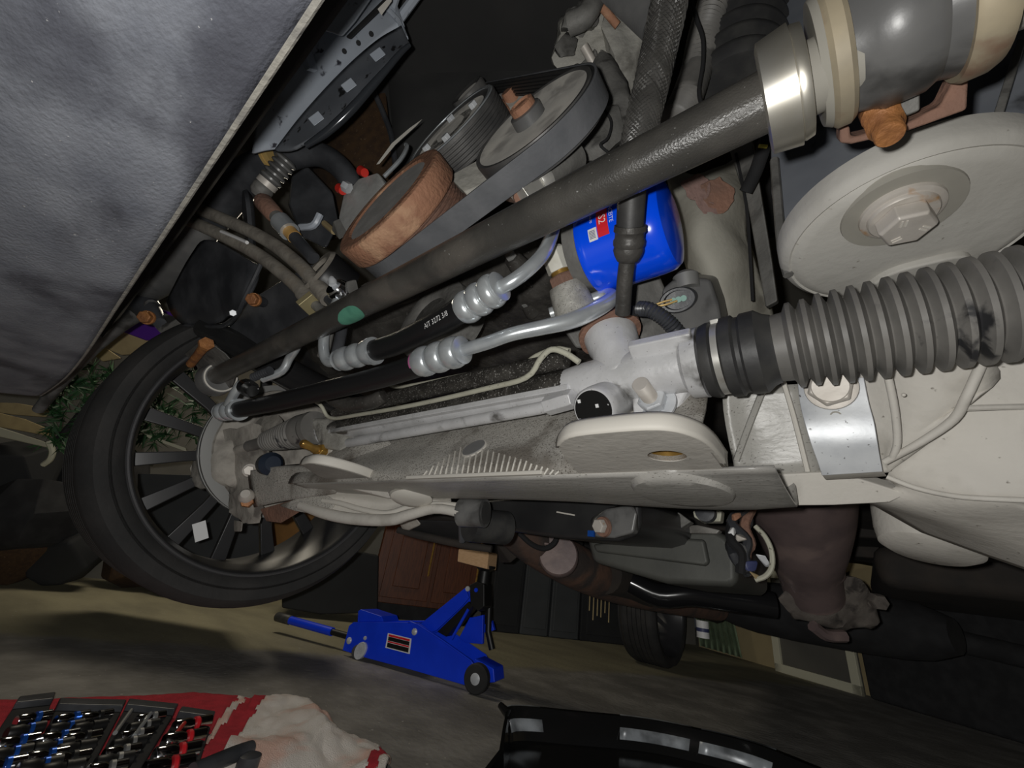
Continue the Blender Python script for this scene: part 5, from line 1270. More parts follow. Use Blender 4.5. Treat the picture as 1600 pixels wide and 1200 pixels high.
# ================================================================ front wheel on the far side
WC = G(-1.0, .377, .190)
def wheel(c, name, label, rr=.338, rim=.274, spokes=15, detail=True):
    t = Thing(name, label, 'wheel')
    ax = -UX
    W = .245
    pr = [(.012, rim - .004), (.0, rim + .006), (-.006, rim + .02), (-.010, rim + .045), (-.006, rr - .03), (.004, rr - .014), (.018, rr - .003)]
    n = 6
    for k in range(n):
        a = .024 + (W - .06) * k / n; b = .024 + (W - .06) * (k + .8) / n
        pr += [(a, rr), (b, rr), (b + .001, rr - .007), (.024 + (W - .06) * (k + 1) / n - .001, rr - .007)]
    pr += [(W - .03, rr), (W - .016, rr - .006), (W - .004, rr - .02), (W + .002, rim + .05), (W - .006, rim + .008), (W - .014, rim - .004)]
    k = t.part('tire', MB().lathe(c, ax, pr, 96, False), MT['tire'], smooth=30)
    if detail:
        for r_ in (rim + .022, rr - .042): t.part('sidewall_ring', MB().lathe(c - ax * .008, ax, [(-.0016, r_), (-.0024, r_ + .002), (-.0016, r_ + .004), (.002, r_ + .004), (.002, r_)], 96, False), MT['tire'], of=k)
    k = t.part('rim_barrel', MB().lathe(c, ax, [(.004, rim - .001), (-.002, rim + .003), (-.004, rim + .001), (.0, rim - .004), (.012, rim - .008), (.03, rim - .009), (.05, rim - .016), (.12, rim - .018), (.18, rim - .014), (W - .01, rim - .010), (W - .005, rim), (W - .012, rim + .004), (.18, rim - .008), (.12, rim - .012), (.05, rim - .010), (.012, rim - .002), (.004, rim - .001)], 96, False), MT['rim_black'])
    if detail: t.part('rim_lip', MB().lathe(c, ax, [(-.003, rim - .003), (-.0055, rim - .001), (-.0055, rim + .002), (-.002, rim + .004), (.002, rim + .003), (.002, rim - .003), (-.003, rim - .003)], 120, False), MT['lip'], of=k)
    # spokes
    hx = .185
    for i in range(spokes):
        a = 2 * math.pi * (i + .35) / spokes
        d = Vector((0, math.cos(a), math.sin(a))); e = Vector((0, -math.sin(a), math.cos(a)))
        p0 = c + ax * (hx + .01) + d * .055; p1 = c + ax * (hx - .005) + d * .16; p2 = c + ax * (hx + .005) + d * (rim - .012)
        m = MB(); ws = (.012, .0125, .017)
        for (p, w) in zip((p0, p1, p2), ws):
            m.v += [p - e * w - ax * .012, p + e * w - ax * .012, p + e * w * .7 + ax * .014, p - e * w * .7 + ax * .014]
        for s_ in (0, 4): m.f += [(s_ + j, s_ + (j + 1) % 4, s_ + 4 + (j + 1) % 4, s_ + 4 + j) for j in range(4)]
        m.f += [(0, 3, 2, 1), (8, 9, 10, 11)]
        t.part('spoke', m, MT['rim_black'], bevel=.003)
    t.part('hub', MB().lathe(c + ax * (hx - .02), ax, [(0, 1e-4), (0, .07), (.045, .062), (.045, 1e-4)], 36), MT['rim_black'])
    if detail:
        q = c + ax * (hx - .013)
        r = ray(313, 830); w = r * ((q.x) / r.x) + CAM
        t.part('balance_label', MB().box(w, UX * .001, Vector((0, .85, .5)) * .013, Vector((0, -.5, .85)) * .021), MT['white_print'], label='white sticker inside the rim')
    t.done()
    return t
wheel(WC, 'car_wheel', 'big black front wheel seen from its inner side at the left')
wheel(G(-1.06, 3.22, -.112), 'car_wheel', 'dark rear wheel standing on the floor in the distance', detail=False)

def hub():
    t = Thing('brake_rotor', 'dusty grey brake disc and shield inside the front wheel', 'brake disc')
    c = G(-1.055, .365, .195)
    c = c + Vector((0, .015, -.005))
    t.part('dust_shield', MB().lathe(c + UX * .03, -UX, [(-.02, 1e-4), (-.018, .04), (-.012, .07), (-.006, .10), (-.004, .128), (.0, .140), (.006, .142), (.010, .140), (.010, .06)], 56).jitter(.005, 16), MT['knuckle'])
    t.part('disc', MB().lathe(c + UX * .005, -UX, [(0, .07), (0, .158), (.010, .158), (.010, .155), (.018, .155), (.018, .158), (.028, .158), (.028, .07)], 64), MT['grey_metal'])
    t.done()
    t = Thing('steering_knuckle', 'dusty cast steering knuckle in front of the brake disc', 'knuckle')
    def HP(*pts): return [P(*q) for q in pts]
    t.part('upright', MB().hull(HP((345, 665, .86), (400, 655, .80), (425, 690, .78), (420, 740, .78), (400, 790, .80), (360, 790, .84), (340, 740, .86), (345, 700, .9), (415, 700, .86), (390, 780, .88))).rough(4, .012, 16), MT['knuckle'])
    t.part('hub_carrier', MB().lathe(P(385, 722, .84), UX, [(-.03, .055), (-.02, .05), (-.012, .036), (-.01, .02), (-.01, 1e-4)], 32).jitter(.006, 30), MT['knuckle'])
    t.part('caliper', MB().hull(HP((298, 705, .95), (330, 690, .90), (345, 720, .87), (340, 770, .87), (310, 765, .90), (295, 735, .95), (320, 700, .97), (335, 760, .94))).rough(4, .010, 20, 3), MT['knuckle'])
    t.part('lower_lug', MB().hull(HP((350, 770, .84), (390, 765, .80), (412, 790, .78), (408, 818, .78), (380, 822, .80), (355, 800, .83), (370, 790, .88), (400, 800, .84))).rough(4, .009, 22, 5), MT['knuckle'])
    t.part('ball_stud', MB().lathe(P(385, 776, .765), P(382, 768, .745) - P(385, 776, .765), [(0, .014), (.008, .013), (.016, .008), (.016, 1e-4)], 14), MT['bolt_pale'])
    t.part('rust_nut', MB().hexa(P(387, 784, .775), P(384, 782, .74) - P(387, 784, .775), .012, .02), MT['rust_bolt'], label='rusty nut')
    t.part('bolt', MB().hexa(P(389, 735, .79), P(388, 735, .76) - P(389, 735, .79), .010, .008), MT['bolt_pale'])
    t.part('bolt_washer', MB().lathe(P(389, 735, .795), UX, [(0, 1e-4), (0, .014), (.004, .013)], 18), MT['bolt_pale'])
    t.part('upper_arm_link', MB().hull(HP((395, 655, .84), (430, 640, .80), (445, 660, .76), (420, 690, .78), (400, 680, .86))).rough(3, .008, 26, 8), MT['knuckle'])
    t.part('tip', MB().hull(HP((365, 812, .82), (380, 815, .80), (378, 832, .80), (366, 832, .82), (370, 815, .85))), MT['knuckle'], bevel=.003)
    t.part('dark_slot', MB().hull(HP((312, 725, .868), (345, 722, .855), (343, 734, .855), (315, 735, .868), (330, 730, .88))), MT['black_matte'], bevel=.002)
    t.done()
hub()

def arms():
    def HP(*pts): return [P(*q) for q in pts]
    t = Thing('front_lower_arm', 'pale cast suspension arm between the knuckle and the crossmember', 'control arm')
    rows = [HP((395, 735, .80), (440, 728, .74), (480, 728, .69), (515, 735, .65)), HP((398, 760, .79), (445, 752, .735), (490, 752, .69), (525, 752, .65)), HP((405, 790, .79), (445, 782, .735), (490, 775, .69), (530, 765, .66))]
    t.part('arm', MB().sheet(rows, 5, 5), MT['frame_dirty'], solid=.02)
    t.part('underside_fin', MB().hull(HP((405, 795, .78), (440, 785, .74), (475, 775, .70), (470, 800, .70), (440, 818, .73), (415, 815, .77), (445, 800, .79))), MT['rust_dark'], bevel=.003)
    t.part('boot', MB().lathe(P(420, 725, .76), UX, [(-.02, .012), (-.01, .02), (.01, .022), (.02, .014)], 20), M('dark_blue_boot', (.02, .03, .05), .5))
    t.done()
    t = Thing('lower_control_arm', 'pale curved lower control arm with a round bushing at its inner end', 'control arm')
    lo = HP((470, 790, .70), (510, 803, .66), (555, 811, .63), (610, 812, .60), (640, 804, .585), (680, 795, .57), (715, 800, .555), (735, 806, .55))
    hi = HP((505, 782, .68), (530, 786, .66), (565, 796, .635), (605, 802, .61), (640, 792, .60), (680, 788, .585), (715, 790, .57), (735, 795, .56))
    t.part('lower_flange', MB().tube(lo, [.007, .009, .009, .009, .008, .007, .007, .009], 12, 4), MT['frame_grey'])
    t.part('upper_flange', MB().tube(hi, [.004, .0045, .0045, .0045, .0045, .0045, .0045, .006], 10, 4), MT['rib_pale'])
    rows = [HP((500, 772, .69), (540, 765, .66), (590, 768, .63), (650, 772, .60), (705, 776, .58)), HP((505, 780, .69), (545, 780, .67), (600, 788, .64), (650, 782, .61), (705, 784, .585)), HP((510, 800, .67), (545, 806, .65), (600, 810, .615), (650, 798, .595), (710, 798, .57))]
    t.part('web', MB().sheet(rows, 5, 4), MT['frame_grey'], solid=.006)
    t.part('outer_boss', MB().hull(HP((430, 790, .74), (470, 775, .70), (510, 770, .68), (530, 785, .66), (510, 808, .66), (460, 800, .70), (480, 785, .76))), MT['frame_dirty'], bevel=.006, seg=3)
    c = P(738, 801, .56); ax = Vector((.9, .25, .05))
    t.part('bushing_eye', MB().lathe(c, ax, [(-.018, .015), (-.018, .0195), (.020, .0195), (.020, .013)], 36), MT['mount_grey'])
    t.part('bushing', MB().lathe(c, ax, [(-.022, 1e-4), (-.022, .009), (-.019, .015), (.022, .015), (.022, 1e-4)], 28), MT['rubber'])
    t.done()
    t = Thing('arm_boot_mount', 'rusty edged black bracket below the lower control arm bushing', 'bracket')
    t.part('bracket', MB().hull(HP((625, 818, .75), (660, 812, .72), (750, 815, .66), (760, 848, .70), (720, 846, .74), (635, 832, .76), (650, 826, .85), (760, 840, .8))), MT['black_matte'], bevel=.004)
    t.part('rusty_lip', MB().tube(HP((622, 828, .75), (650, 835, .74), (690, 844, .72), (735, 853, .70), (768, 858, .69)), [.006, .007, .007, .007, .006], 10, 3), MT['dark_under'])
    t.part('bushing_cup', MB().lathe(P(758, 822, .62), Vector((.2, .9, .1)), [(-.03, .015), (-.03, .024), (.04, .026), (.04, .015)], 28), MT['rubber'])
    t.part('pin', MB().tube(HP((721, 818, .66), (722, 845, .67)), .006, 10), MT['black_plastic'])
    t.part('pale_lug', MB().hull(HP((622, 815, .74), (650, 808, .72), (660, 820, .72), (640, 830, .73), (628, 828, .75), (640, 815, .80))), MT['knuckle'], bevel=.004)
    t.done()
arms()

# ================================================================ underbody
def underbody():
    t = Thing('underbody', 'dark dirty floor pan of the vehicle receding into the distance', 'underbody')
    rows = []
    for y in (.62, 1.0, 1.6, 2.4, 3.2, 4.1):
        rows.append([G(x, y, .36 + .03 * math.sin(x * 5 + y * 2) - (.07 if abs(x + .35) > .5 else 0)) for x in (-1.05, -.9, -.7, -.45, -.2, .1, .3, .5, .8)])
    t.part('floor_pan', MB().sheet(rows, 4, 4), MT['dark_under'], solid=.01)
    for y in (1.5, 2.2, 2.9): t.part('cross_rib', MB().box(G(-.3, y, .33), UX * .7, UY * .04, UZ * .03), MT['dark_under'], bevel=.01)
    for x in (-.95, .28): t.part('rail', MB().box(G(x, 2.3, .24), UX * .05, UY * 1.55, UZ * .05), MT['dark_under'], bevel=.01)
    t.done()
    t = Thing('engine_oil_pan', 'black oil pan with a brass coloured drain bolt below the crossmember', 'oil pan')
    f = [PY(*q, .56) for q in ((750, 782), (860, 770), (1000, 780), (1001, 822), (990, 838), (965, 846), (880, 842), (780, 828), (752, 805))]
    t.part('pan', MB().hull(f + [p + Vector((.0, .25, .02)) for p in f]), M('black_oil_pan', (.02, .02, .021), .35, 0, (.035, .035, .035), 14), bevel=.008, seg=3)
    t.part('pan_boss', MB().hull([PY(*q, .545) for q in ((925, 815), (945, 795), (985, 790), (996, 800), (990, 832), (960, 842), (930, 838))] + [PY(*q, .57) for q in ((920, 810), (990, 785), (998, 835), (925, 842))]), MT['mount_grey'], bevel=.006)
    c = PY(940, 822, .535); n_ = Vector((-.2, -.95, -.15))
    t.part('drain_washer', MB().lathe(c + Vector((0, .006, 0)), n_, [(0, 1e-4), (0, .014), (.004, .013)], 24), MT['rust_dark'])
    t.part('drain_bolt', MB().hexa(c, n_, .010, .010), MT['bolt_pale'], bevel=.0006)
    p = PY(924, 834, .538); t.part('blue_mark', MB().box(p, UX * .005, UZ * .004, UY * .002), MT['socket_blue'])
    t.part('side_streak', MB().tube([PY(870, 800, .553), PY(898, 805, .553)], .0012, 6), MT['rib_pale'])
    t.done()
    t = Thing('transmission_pan', 'grey sheet metal transmission pan below the crossmember', 'transmission pan')
    f = [PY(*q, .80) for q in ((915, 838), (1020, 826), (1115, 826), (1135, 836), (1152, 862), (1153, 910), (1140, 918), (1040, 912), (925, 878))]
    t.part('pan', MB().hull(f + [p + Vector((0, .3, .0)) for p in f]), MT['pan_grey'], bevel=.012, seg=3)
    f = [PY(*q, .79) for q in ((925, 850), (1020, 838), (1100, 842), (1108, 880), (1100, 884), (1000, 872), (930, 862))]
    t.part('raised_panel', MB().hull(f + [p + UY * .03 for p in f]), MT['pan_grey'], bevel=.006, seg=3)
    f = [PY(*q, .79) for q in ((1000, 822), (1090, 820), (1125, 828), (1120, 834), (1010, 832))]
    t.part('gasket_flange', MB().hull(f + [p + UY * .02 for p in f]), MT['frame_oily'], bevel=.002)
    t.done()
    # bits above the pan
    t = Thing('transmission_linkage', 'small pale linkage plates and yellowed lever above the transmission pan', 'linkage')
    for q, mt in ((((1000, 800), (1040, 797), (1050, 810), (1010, 818), (1002, 812)), 'alu_dirty'), (((1082, 798), (1110, 794), (1128, 797), (1126, 815), (1096, 815), (1084, 808)), 'cream_line'), (((1020, 812), (1060, 800), (1080, 815), (1060, 828), (1005, 830)), 'engine_mid')):
        f = [PY(*w, .74) for w in q]; t.part('plate', MB().hull(f + [p + UY * .02 for p in f]), MT[mt], bevel=.002)
    t.part('bolt', MB().hexa(PY(1028, 797, .73), -UY, .010, .012), MT['bolt_pale'])
    t.part('black_knob', MB().lathe(PY(1104, 802, .73), -UY, [(0, .016), (.012, .015), (.014, 1e-4)], 16), MT['black_plastic'])
    t.done()
    t = Thing('wire_cluster', 'tangle of dark wiring with small plugs right of the transmission pan', 'wiring')
    rng = random.Random(7)
    for i, mt in enumerate(('black_matte', 'black_matte', 'black_plastic', 'black_plastic', 'rust_dark')):
        pts = [PY(rng.uniform(1140, 1180), 796 + j * 24 + rng.uniform(-6, 6), .72 + rng.uniform(-.03, .03)) for j in range(5)]
        t.part('wire', MB().tube(pts, .007, 8, 4), MT[mt])
    t.part('cream_wire', MB().tube([PY(*q, .70) for q in ((1180, 822), (1195, 838), (1205, 860), (1206, 885), (1196, 900), (1180, 906))], .0035, 8, 4), MT['cream_line'])
    for (a, b, mt) in ((1160, 842, 'bolt_pale'), (1145, 833, 'white_print'), (1155, 855, 'grey_metal'), (1172, 884, 'ink'), (1190, 876, 'galv'), (1148, 806, 'rust'), (1180, 900, 'tan_board'), (1160, 870, 'engine_grey')):
        p = PY(a, b, .70); t.part('plug', MB().hull([p + Vector((rng.uniform(-1, 1), rng.uniform(-1, 1), rng.uniform(-1, 1))) * .010 for _ in range(10)]), MT[mt], bevel=.002)
    t.done()
    # exhaust, near
    t = Thing('catalytic_converter', 'heat browned exhaust downpipe with a crusty flange', 'exhaust')
    c = [P(*q) for q in ((1245, 740, .80), (1250, 800, .84), (1255, 850, .86), (1262, 890, .88), (1270, 925, .90))]
    t.part('downpipe', MB().tube(c, [.095, .093, .080, .062, .058], 28, 4), MT['brown_steel'])
    t.part('weld_band', MB().tube([P(1262, 880, .88), P(1264, 892, .88)], .064, 28), MT['brown_steel'])
    fl = [P(*q) for q in ((1215, 935, .88), (1300, 898, .86), (1345, 900, .86), (1368, 940, .86), (1362, 978, .86), (1310, 985, .86), (1235, 965, .88))]
    t.part('flange', MB().hull(fl + [p + UY * .06 for p in fl]).rough(4, .014, 18), MT['dark_crust'])
    t.part('flange_bolt', MB().hexa(P(1368, 938, .85), Vector((.4, -.8, -.2)), .016, .02), MT['dark_crust'])
    t.part('heat_lip', MB().tube([P(1270, 978, .86), P(1290, 992, .86), (P(1320, 994, .86))], .012, 8, 3), MT['brown_steel'])
    t.done()
    # exhaust, far
    t = Thing('exhaust_pipe', 'rusty exhaust pipe with a pale heat shield disc running rearward', 'exhaust')
    t.part('pipe', MB().tube([P(*q) for q in ((780, 800, 1.0), (830, 845, 1.05), (900, 885, 1.15), (960, 910, 1.3), (1040, 935, 1.5), (1120, 950, 1.75))], [.05, .055, .060, .060, .05, .05], 20, 4), M('dark_exhaust_rust', (.10, .062, .048), .85, 0, (.16, .085, .055), 9, spots2=(.05, .04, .036), s2sc=7, s2thr=.55, bump=.5, bsc=60))
    t.part('shield_disc', MB().lathe(P(872, 866, 1.0), Vector((.45, -.85, .1)), [(-.04, .05), (-.005, .050), (0, .046), (.0, 1e-4)], 32), MT['brown_steel'])
    t.part('shield_cone', MB().hull([P(*q) for q in ((823, 842, 1.02), (835, 868, 1.02), (850, 880, 1.02), (862, 850, 1.0), (840, 838, 1.05))]), MT['brown_steel'], bevel=.004)
    t.part('grey_sleeve', MB().tube([P(945, 895, 1.2), P(985, 905, 1.3), P(1010, 925, 1.4)], [.058, .060, .050], 18, 2), MT['dark_under'])
    t.done()
    one('rear_support_bar', MB().tube([P(*q) for q in ((985, 910, 1.15), (1030, 930, 1.12), (1080, 928, 1.1), (1140, 936, 1.08), (1210, 945, 1.05))], [.03, .032, .032, .032, .032], 18, 4), M('glossy_black_bar', (.012, .012, .013), .18, 0), 'glossy black transmission support bar below the grey pan', 'crossmember')
    one('cable_loop', MB().tube([P(*q) for q in ((810, 832, .92), (830, 850, .92), (850, 857, .92), (866, 848, .92), (872, 830, .92))], .006, 8, 4), MT['black_matte'], 'black cable loop beside the pale exhaust shield disc', 'cable')
    t = Thing('far_frame_rail', 'dark crusty frame rail along the far side above the jack', 'frame')
    t.part('rail', MB().tube([P(*q) for q in ((620, 770, 1.0), (740, 805, 1.15), (860, 858, 1.45), (960, 905, 1.8), (1080, 945, 2.6), (1120, 960, 3.0))], [.05, .05, .05, .05, .06, .06], 8, 3), MT['dark_under'])
    t.part('hanger', MB().hull([P(*q) for q in ((775, 850, 1.15), (800, 835, 1.15), (812, 868, 1.15), (798, 880, 1.15), (780, 880, 1.2), (800, 860, 1.25))]), MT['dark_under'], bevel=.004)
    t.done()
    t = Thing('rear_axle', 'black rear axle and suspension silhouettes beyond the exhaust', 'axle')
    t.part('tube', MB().tube([G(-.95, 3.2, -.06), G(-.6, 3.2, -.02), G(-.3, 3.2, .0), G(.1, 3.2, .0), G(.6, 3.2, -.05)], [.05, .055, .12, .06, .05], 14, 3), MT['black_matte'])
    t.part('muffler', MB().tube([G(-.55, 2.3, .0), G(-.4, 2.4, .0), G(.1, 2.4, .0), G(.25, 2.35, .0)], [.06, .11, .11, .06], 14, 3), MT['black_matte'])
    t.part('arm', MB().tube([G(-.85, 2.5, .08), G(-.85, 3.1, -.05)], .04, 10), MT['black_matte'])
    t.part('tank', MB().hull([G(x, y, z) for x in (.05, .7) for y in (1.7, 3.0) for z in (.1, .22)]), MT['dark_under'], bevel=.04, seg=3)
    t.done()
underbody()

# ================================================================ trolley jack
JN = Vector((.277, -.961, 0)); JD = Vector((.961, .277, 0)); JP = G(-1.23, 1.46, -.45)
def PJ(px, py, off=0.): r = ray(px, py); return r * (((JP - CAM).dot(JN) + off) / r.dot(JN)) + CAM
def jack():
    t = Thing('trolley_jack', 'blue hydraulic trolley jack with raised arm on the garage floor', 'jack')
    side = [(535, 1016), (545, 978), (552, 972), (640, 972), (655, 974), (735, 1030), (742, 1050), (738, 1066), (727, 1071), (640, 1046), (575, 1029)]
    W = .15
    k = t.part('side_plate', MB().prism([PJ(*q) for q in side], -JN * .008), MT['blue_jack'], bevel=.002)
    t.part('side_plate', MB().prism([PJ(*q) - JN * W for q in side], -JN * .008), MT['blue_jack'], bevel=.002)
    top = [PJ(*q) for q in ((640, 973), (655, 976), (737, 1032), (742, 1048))]
    t.part('top_flange', MB().sheet([[p, p + JN * .012] for p in top], 1, 2), MT['blue_jack'], solid=.005)
    t.part('rear_pocket', MB().prism([PJ(*q) - JN * .01 for q in ((556, 972), (557, 955), (561, 952), (594, 963), (597, 972))], -JN * .12), MT['blue_jack'], bevel=.003)
    t.part('rear_deck', MB().prism([PJ(*q) - JN * .008 for q in ((540, 1000), (548, 976), (640, 974), (640, 984), (560, 1005))], -JN * (W - .008)), MT['blue_jack'], bevel=.002)
    # bottom axle nose
    t.part('nose', MB().prism([PJ(*q) - JN * .02 for q in ((738, 1030), (768, 1046), (770, 1068), (735, 1070))], -JN * .1), MT['blue_jack'], bevel=.004)
    # label
    lb = [PJ(*q, .0015) for q in ((606, 989), (643, 998), (640, 1022), (602, 1012))]
    l = t.part('warning_label', MB().prism(lb, -JN * .001), MT['white_print'], of=k, label='small red and black warning label')
    def sub(u0, u1, v0, v1, mt, nm):
        f = lambda u, v: (lb[0] * (1 - u) + lb[1] * u) * (1 - v) + (lb[3] * (1 - u) + lb[2] * u) * v + JN * .0006
        t.part(nm, MB().prism([f(u0, v0), f(u1, v0), f(u1, v1), f(u0, v1)], JN * .0004), MT[mt], of=k)
    sub(.06, .94, .06, .20, 'red_print', 'label_band'); sub(.06, .94, .50, .60, 'red_print', 'label_band')
    sub(.06, .94, .22, .48, 'jack_black', 'label_text_block'); sub(.06, .94, .63, .93, 'jack_black', 'label_text_block')
    for (a, b, r) in ((546, 1001, .0135), (648, 987, .0135), (571, 997, .008)):
        t.part('pivot_bolt', MB().lathe(PJ(a, b, .0005), JN, [(0, 1e-4), (0, r), (.004, r), (.008, r * .7), (.009, 1e-4)][1:], 24), MT['galv'])
    # caster
    c = PJ(562, 1018, .015)
    w = t.part('caster_fork', MB().prism([PJ(562 + 8.5 * math.cos(a) * 1.0 + 4 * math.sin(a) * -1, 1017 + 14 * math.sin(a), .012) for a in [2 * math.pi * i / 20 for i in range(20)]], -JN * .02), MT['galv'], bevel=.002)
    cc = PJ(558, 1016, .0); cc.z = .028
    t.part('caster_wheel', MB().lathe(cc - JN * .01, JN + JD * .5, [(-.012, .012), (-.012, .026), (-.008, .028), (.008, .028), (.012, .026), (.012, .012)], 24), MT['rubber'])
    # front wheels
    for off in (.012, -W - .03):
        fc = PJ(745, 1063, off); fc.z = .052
        kk = t.part('front_wheel', MB().lathe(fc, JN, [(-.018, .02), (-.018, .046), (-.013, .051), (.013, .051), (.018, .046), (.018, .02), (.012, .018)], 36), MT['tire'])
        t.part('wheel_cap', MB().lathe(fc + JN * .012, JN, [(0, .022), (.006, .020), (.009, .012), (.010, 1e-4)], 24), MT['galv'], of=kk)
    # lift arm: two plates with dark gap
    arm = [(640, 986), (655, 972), (702, 934), (722, 918), (728, 934), (716, 948), (676, 986), (660, 992)]
    t.part('lift_arm', MB().prism([PJ(*q) - JN * .03 for q in arm], -JN * .008), MT['blue_jack'], bevel=.002)
    t.part('lift_arm', MB().prism([PJ(*q) - JN * .10 for q in arm], -JN * .008), MT['blue_jack'], bevel=.002)
    t.part('arm_web', MB().prism([PJ(*q) - JN * .036 for q in ((676, 988), (726, 940), (732, 948), (690, 996))], -JN * .07), MT['jack_black'], bevel=.002)
    br = [(700, 1000), (718, 966), (722, 966), (740, 962), (738, 1010), (712, 1008)]
    t.part('rear_brace', MB().prism([PJ(*q) - JN * .095 for q in br], -JN * .02), MT['blue_jack'], bevel=.002)
    t.part('link_rod', MB().tube([PJ(699, 1000) - JN * .035, PJ(726, 952) - JN * .035], .006, 8), MT['blue_jack'])
    hd = [(728, 914), (740, 908), (752, 912), (752, 948), (742, 956), (730, 946)]
    t.part('saddle_head', MB().prism([PJ(*q) - JN * .03 for q in hd], -JN * .085), MT['jack_black'], bevel=.004)
    pc = PJ(731, 920, -.028); t.part('head_pin', MB().lathe(pc, JN, [(0, .011), (.005, .010), (.006, 1e-4)], 18), MT['galv'])
    pc = PJ(744, 922, -.028); t.part('blue_pin', MB().lathe(pc, JN, [(0, .009), (.004, .008), (.004, 1e-4)], 14), MT['blue_jack'])
    up0 = PJ(745, 905) - JN * .07
    t.part('saddle_post', MB().lathe(up0, UZ, [(-.02, .03), (0, .028), (.035, .026), (.05, .045), (.06, .046)], 24), MT['jack_black'])
    t.part('foot_pedal', MB().prism([PJ(*q) - JN * .13 for q in ((724, 985), (748, 972), (752, 988), (742, 992), (730, 992))], -JN * .02), MT['blue_jack'], bevel=.002)
    t.part('ram', MB().tube([PJ(746, 950) - JN * .12, PJ(744, 990) - JN * .12, PJ(750, 1020) - JN * .12], .014, 12), MT['jack_black'])
    t.done()
    # handle leaning on the floor behind
    t = Thing('jack_handle', 'blue jack handle with black grip sticking out to the left of the jack', 'handle')
    a, b = PJ(535, 1010) - JN * .07, PJ(424, 965) - JN * .05
    a.z = max(a.z, .06); d = b - a
    t.part('tube', MB().tube([a + d * .28, a + d * .85], .019, 16), MT['blue_jack'])
    t.part('grip', MB().lathe(a + d * .84, d, [(0, .019), (.004, .022), (d.length * .19, .022), (d.length * .2, .018), (d.length * .2, 1e-4)], 18), MT['rubber'])
    t.part('socket_end', MB().tube([a, a + d * .3], .014, 12), MT['jack_black'])
    t.done()
    # wooden block
    t0 = PJ(742, 872) - JN * .07
    f = [PJ(*q) - JN * .02 for q in ((713, 857), (761, 862), (758, 889), (711, 877))]
    one('wood_block', MB().prism(f, -JN * .10), MT['wood_end'], 'sawn wooden block on top of the blue jack', 'wood block', bevel=.004)
jack()

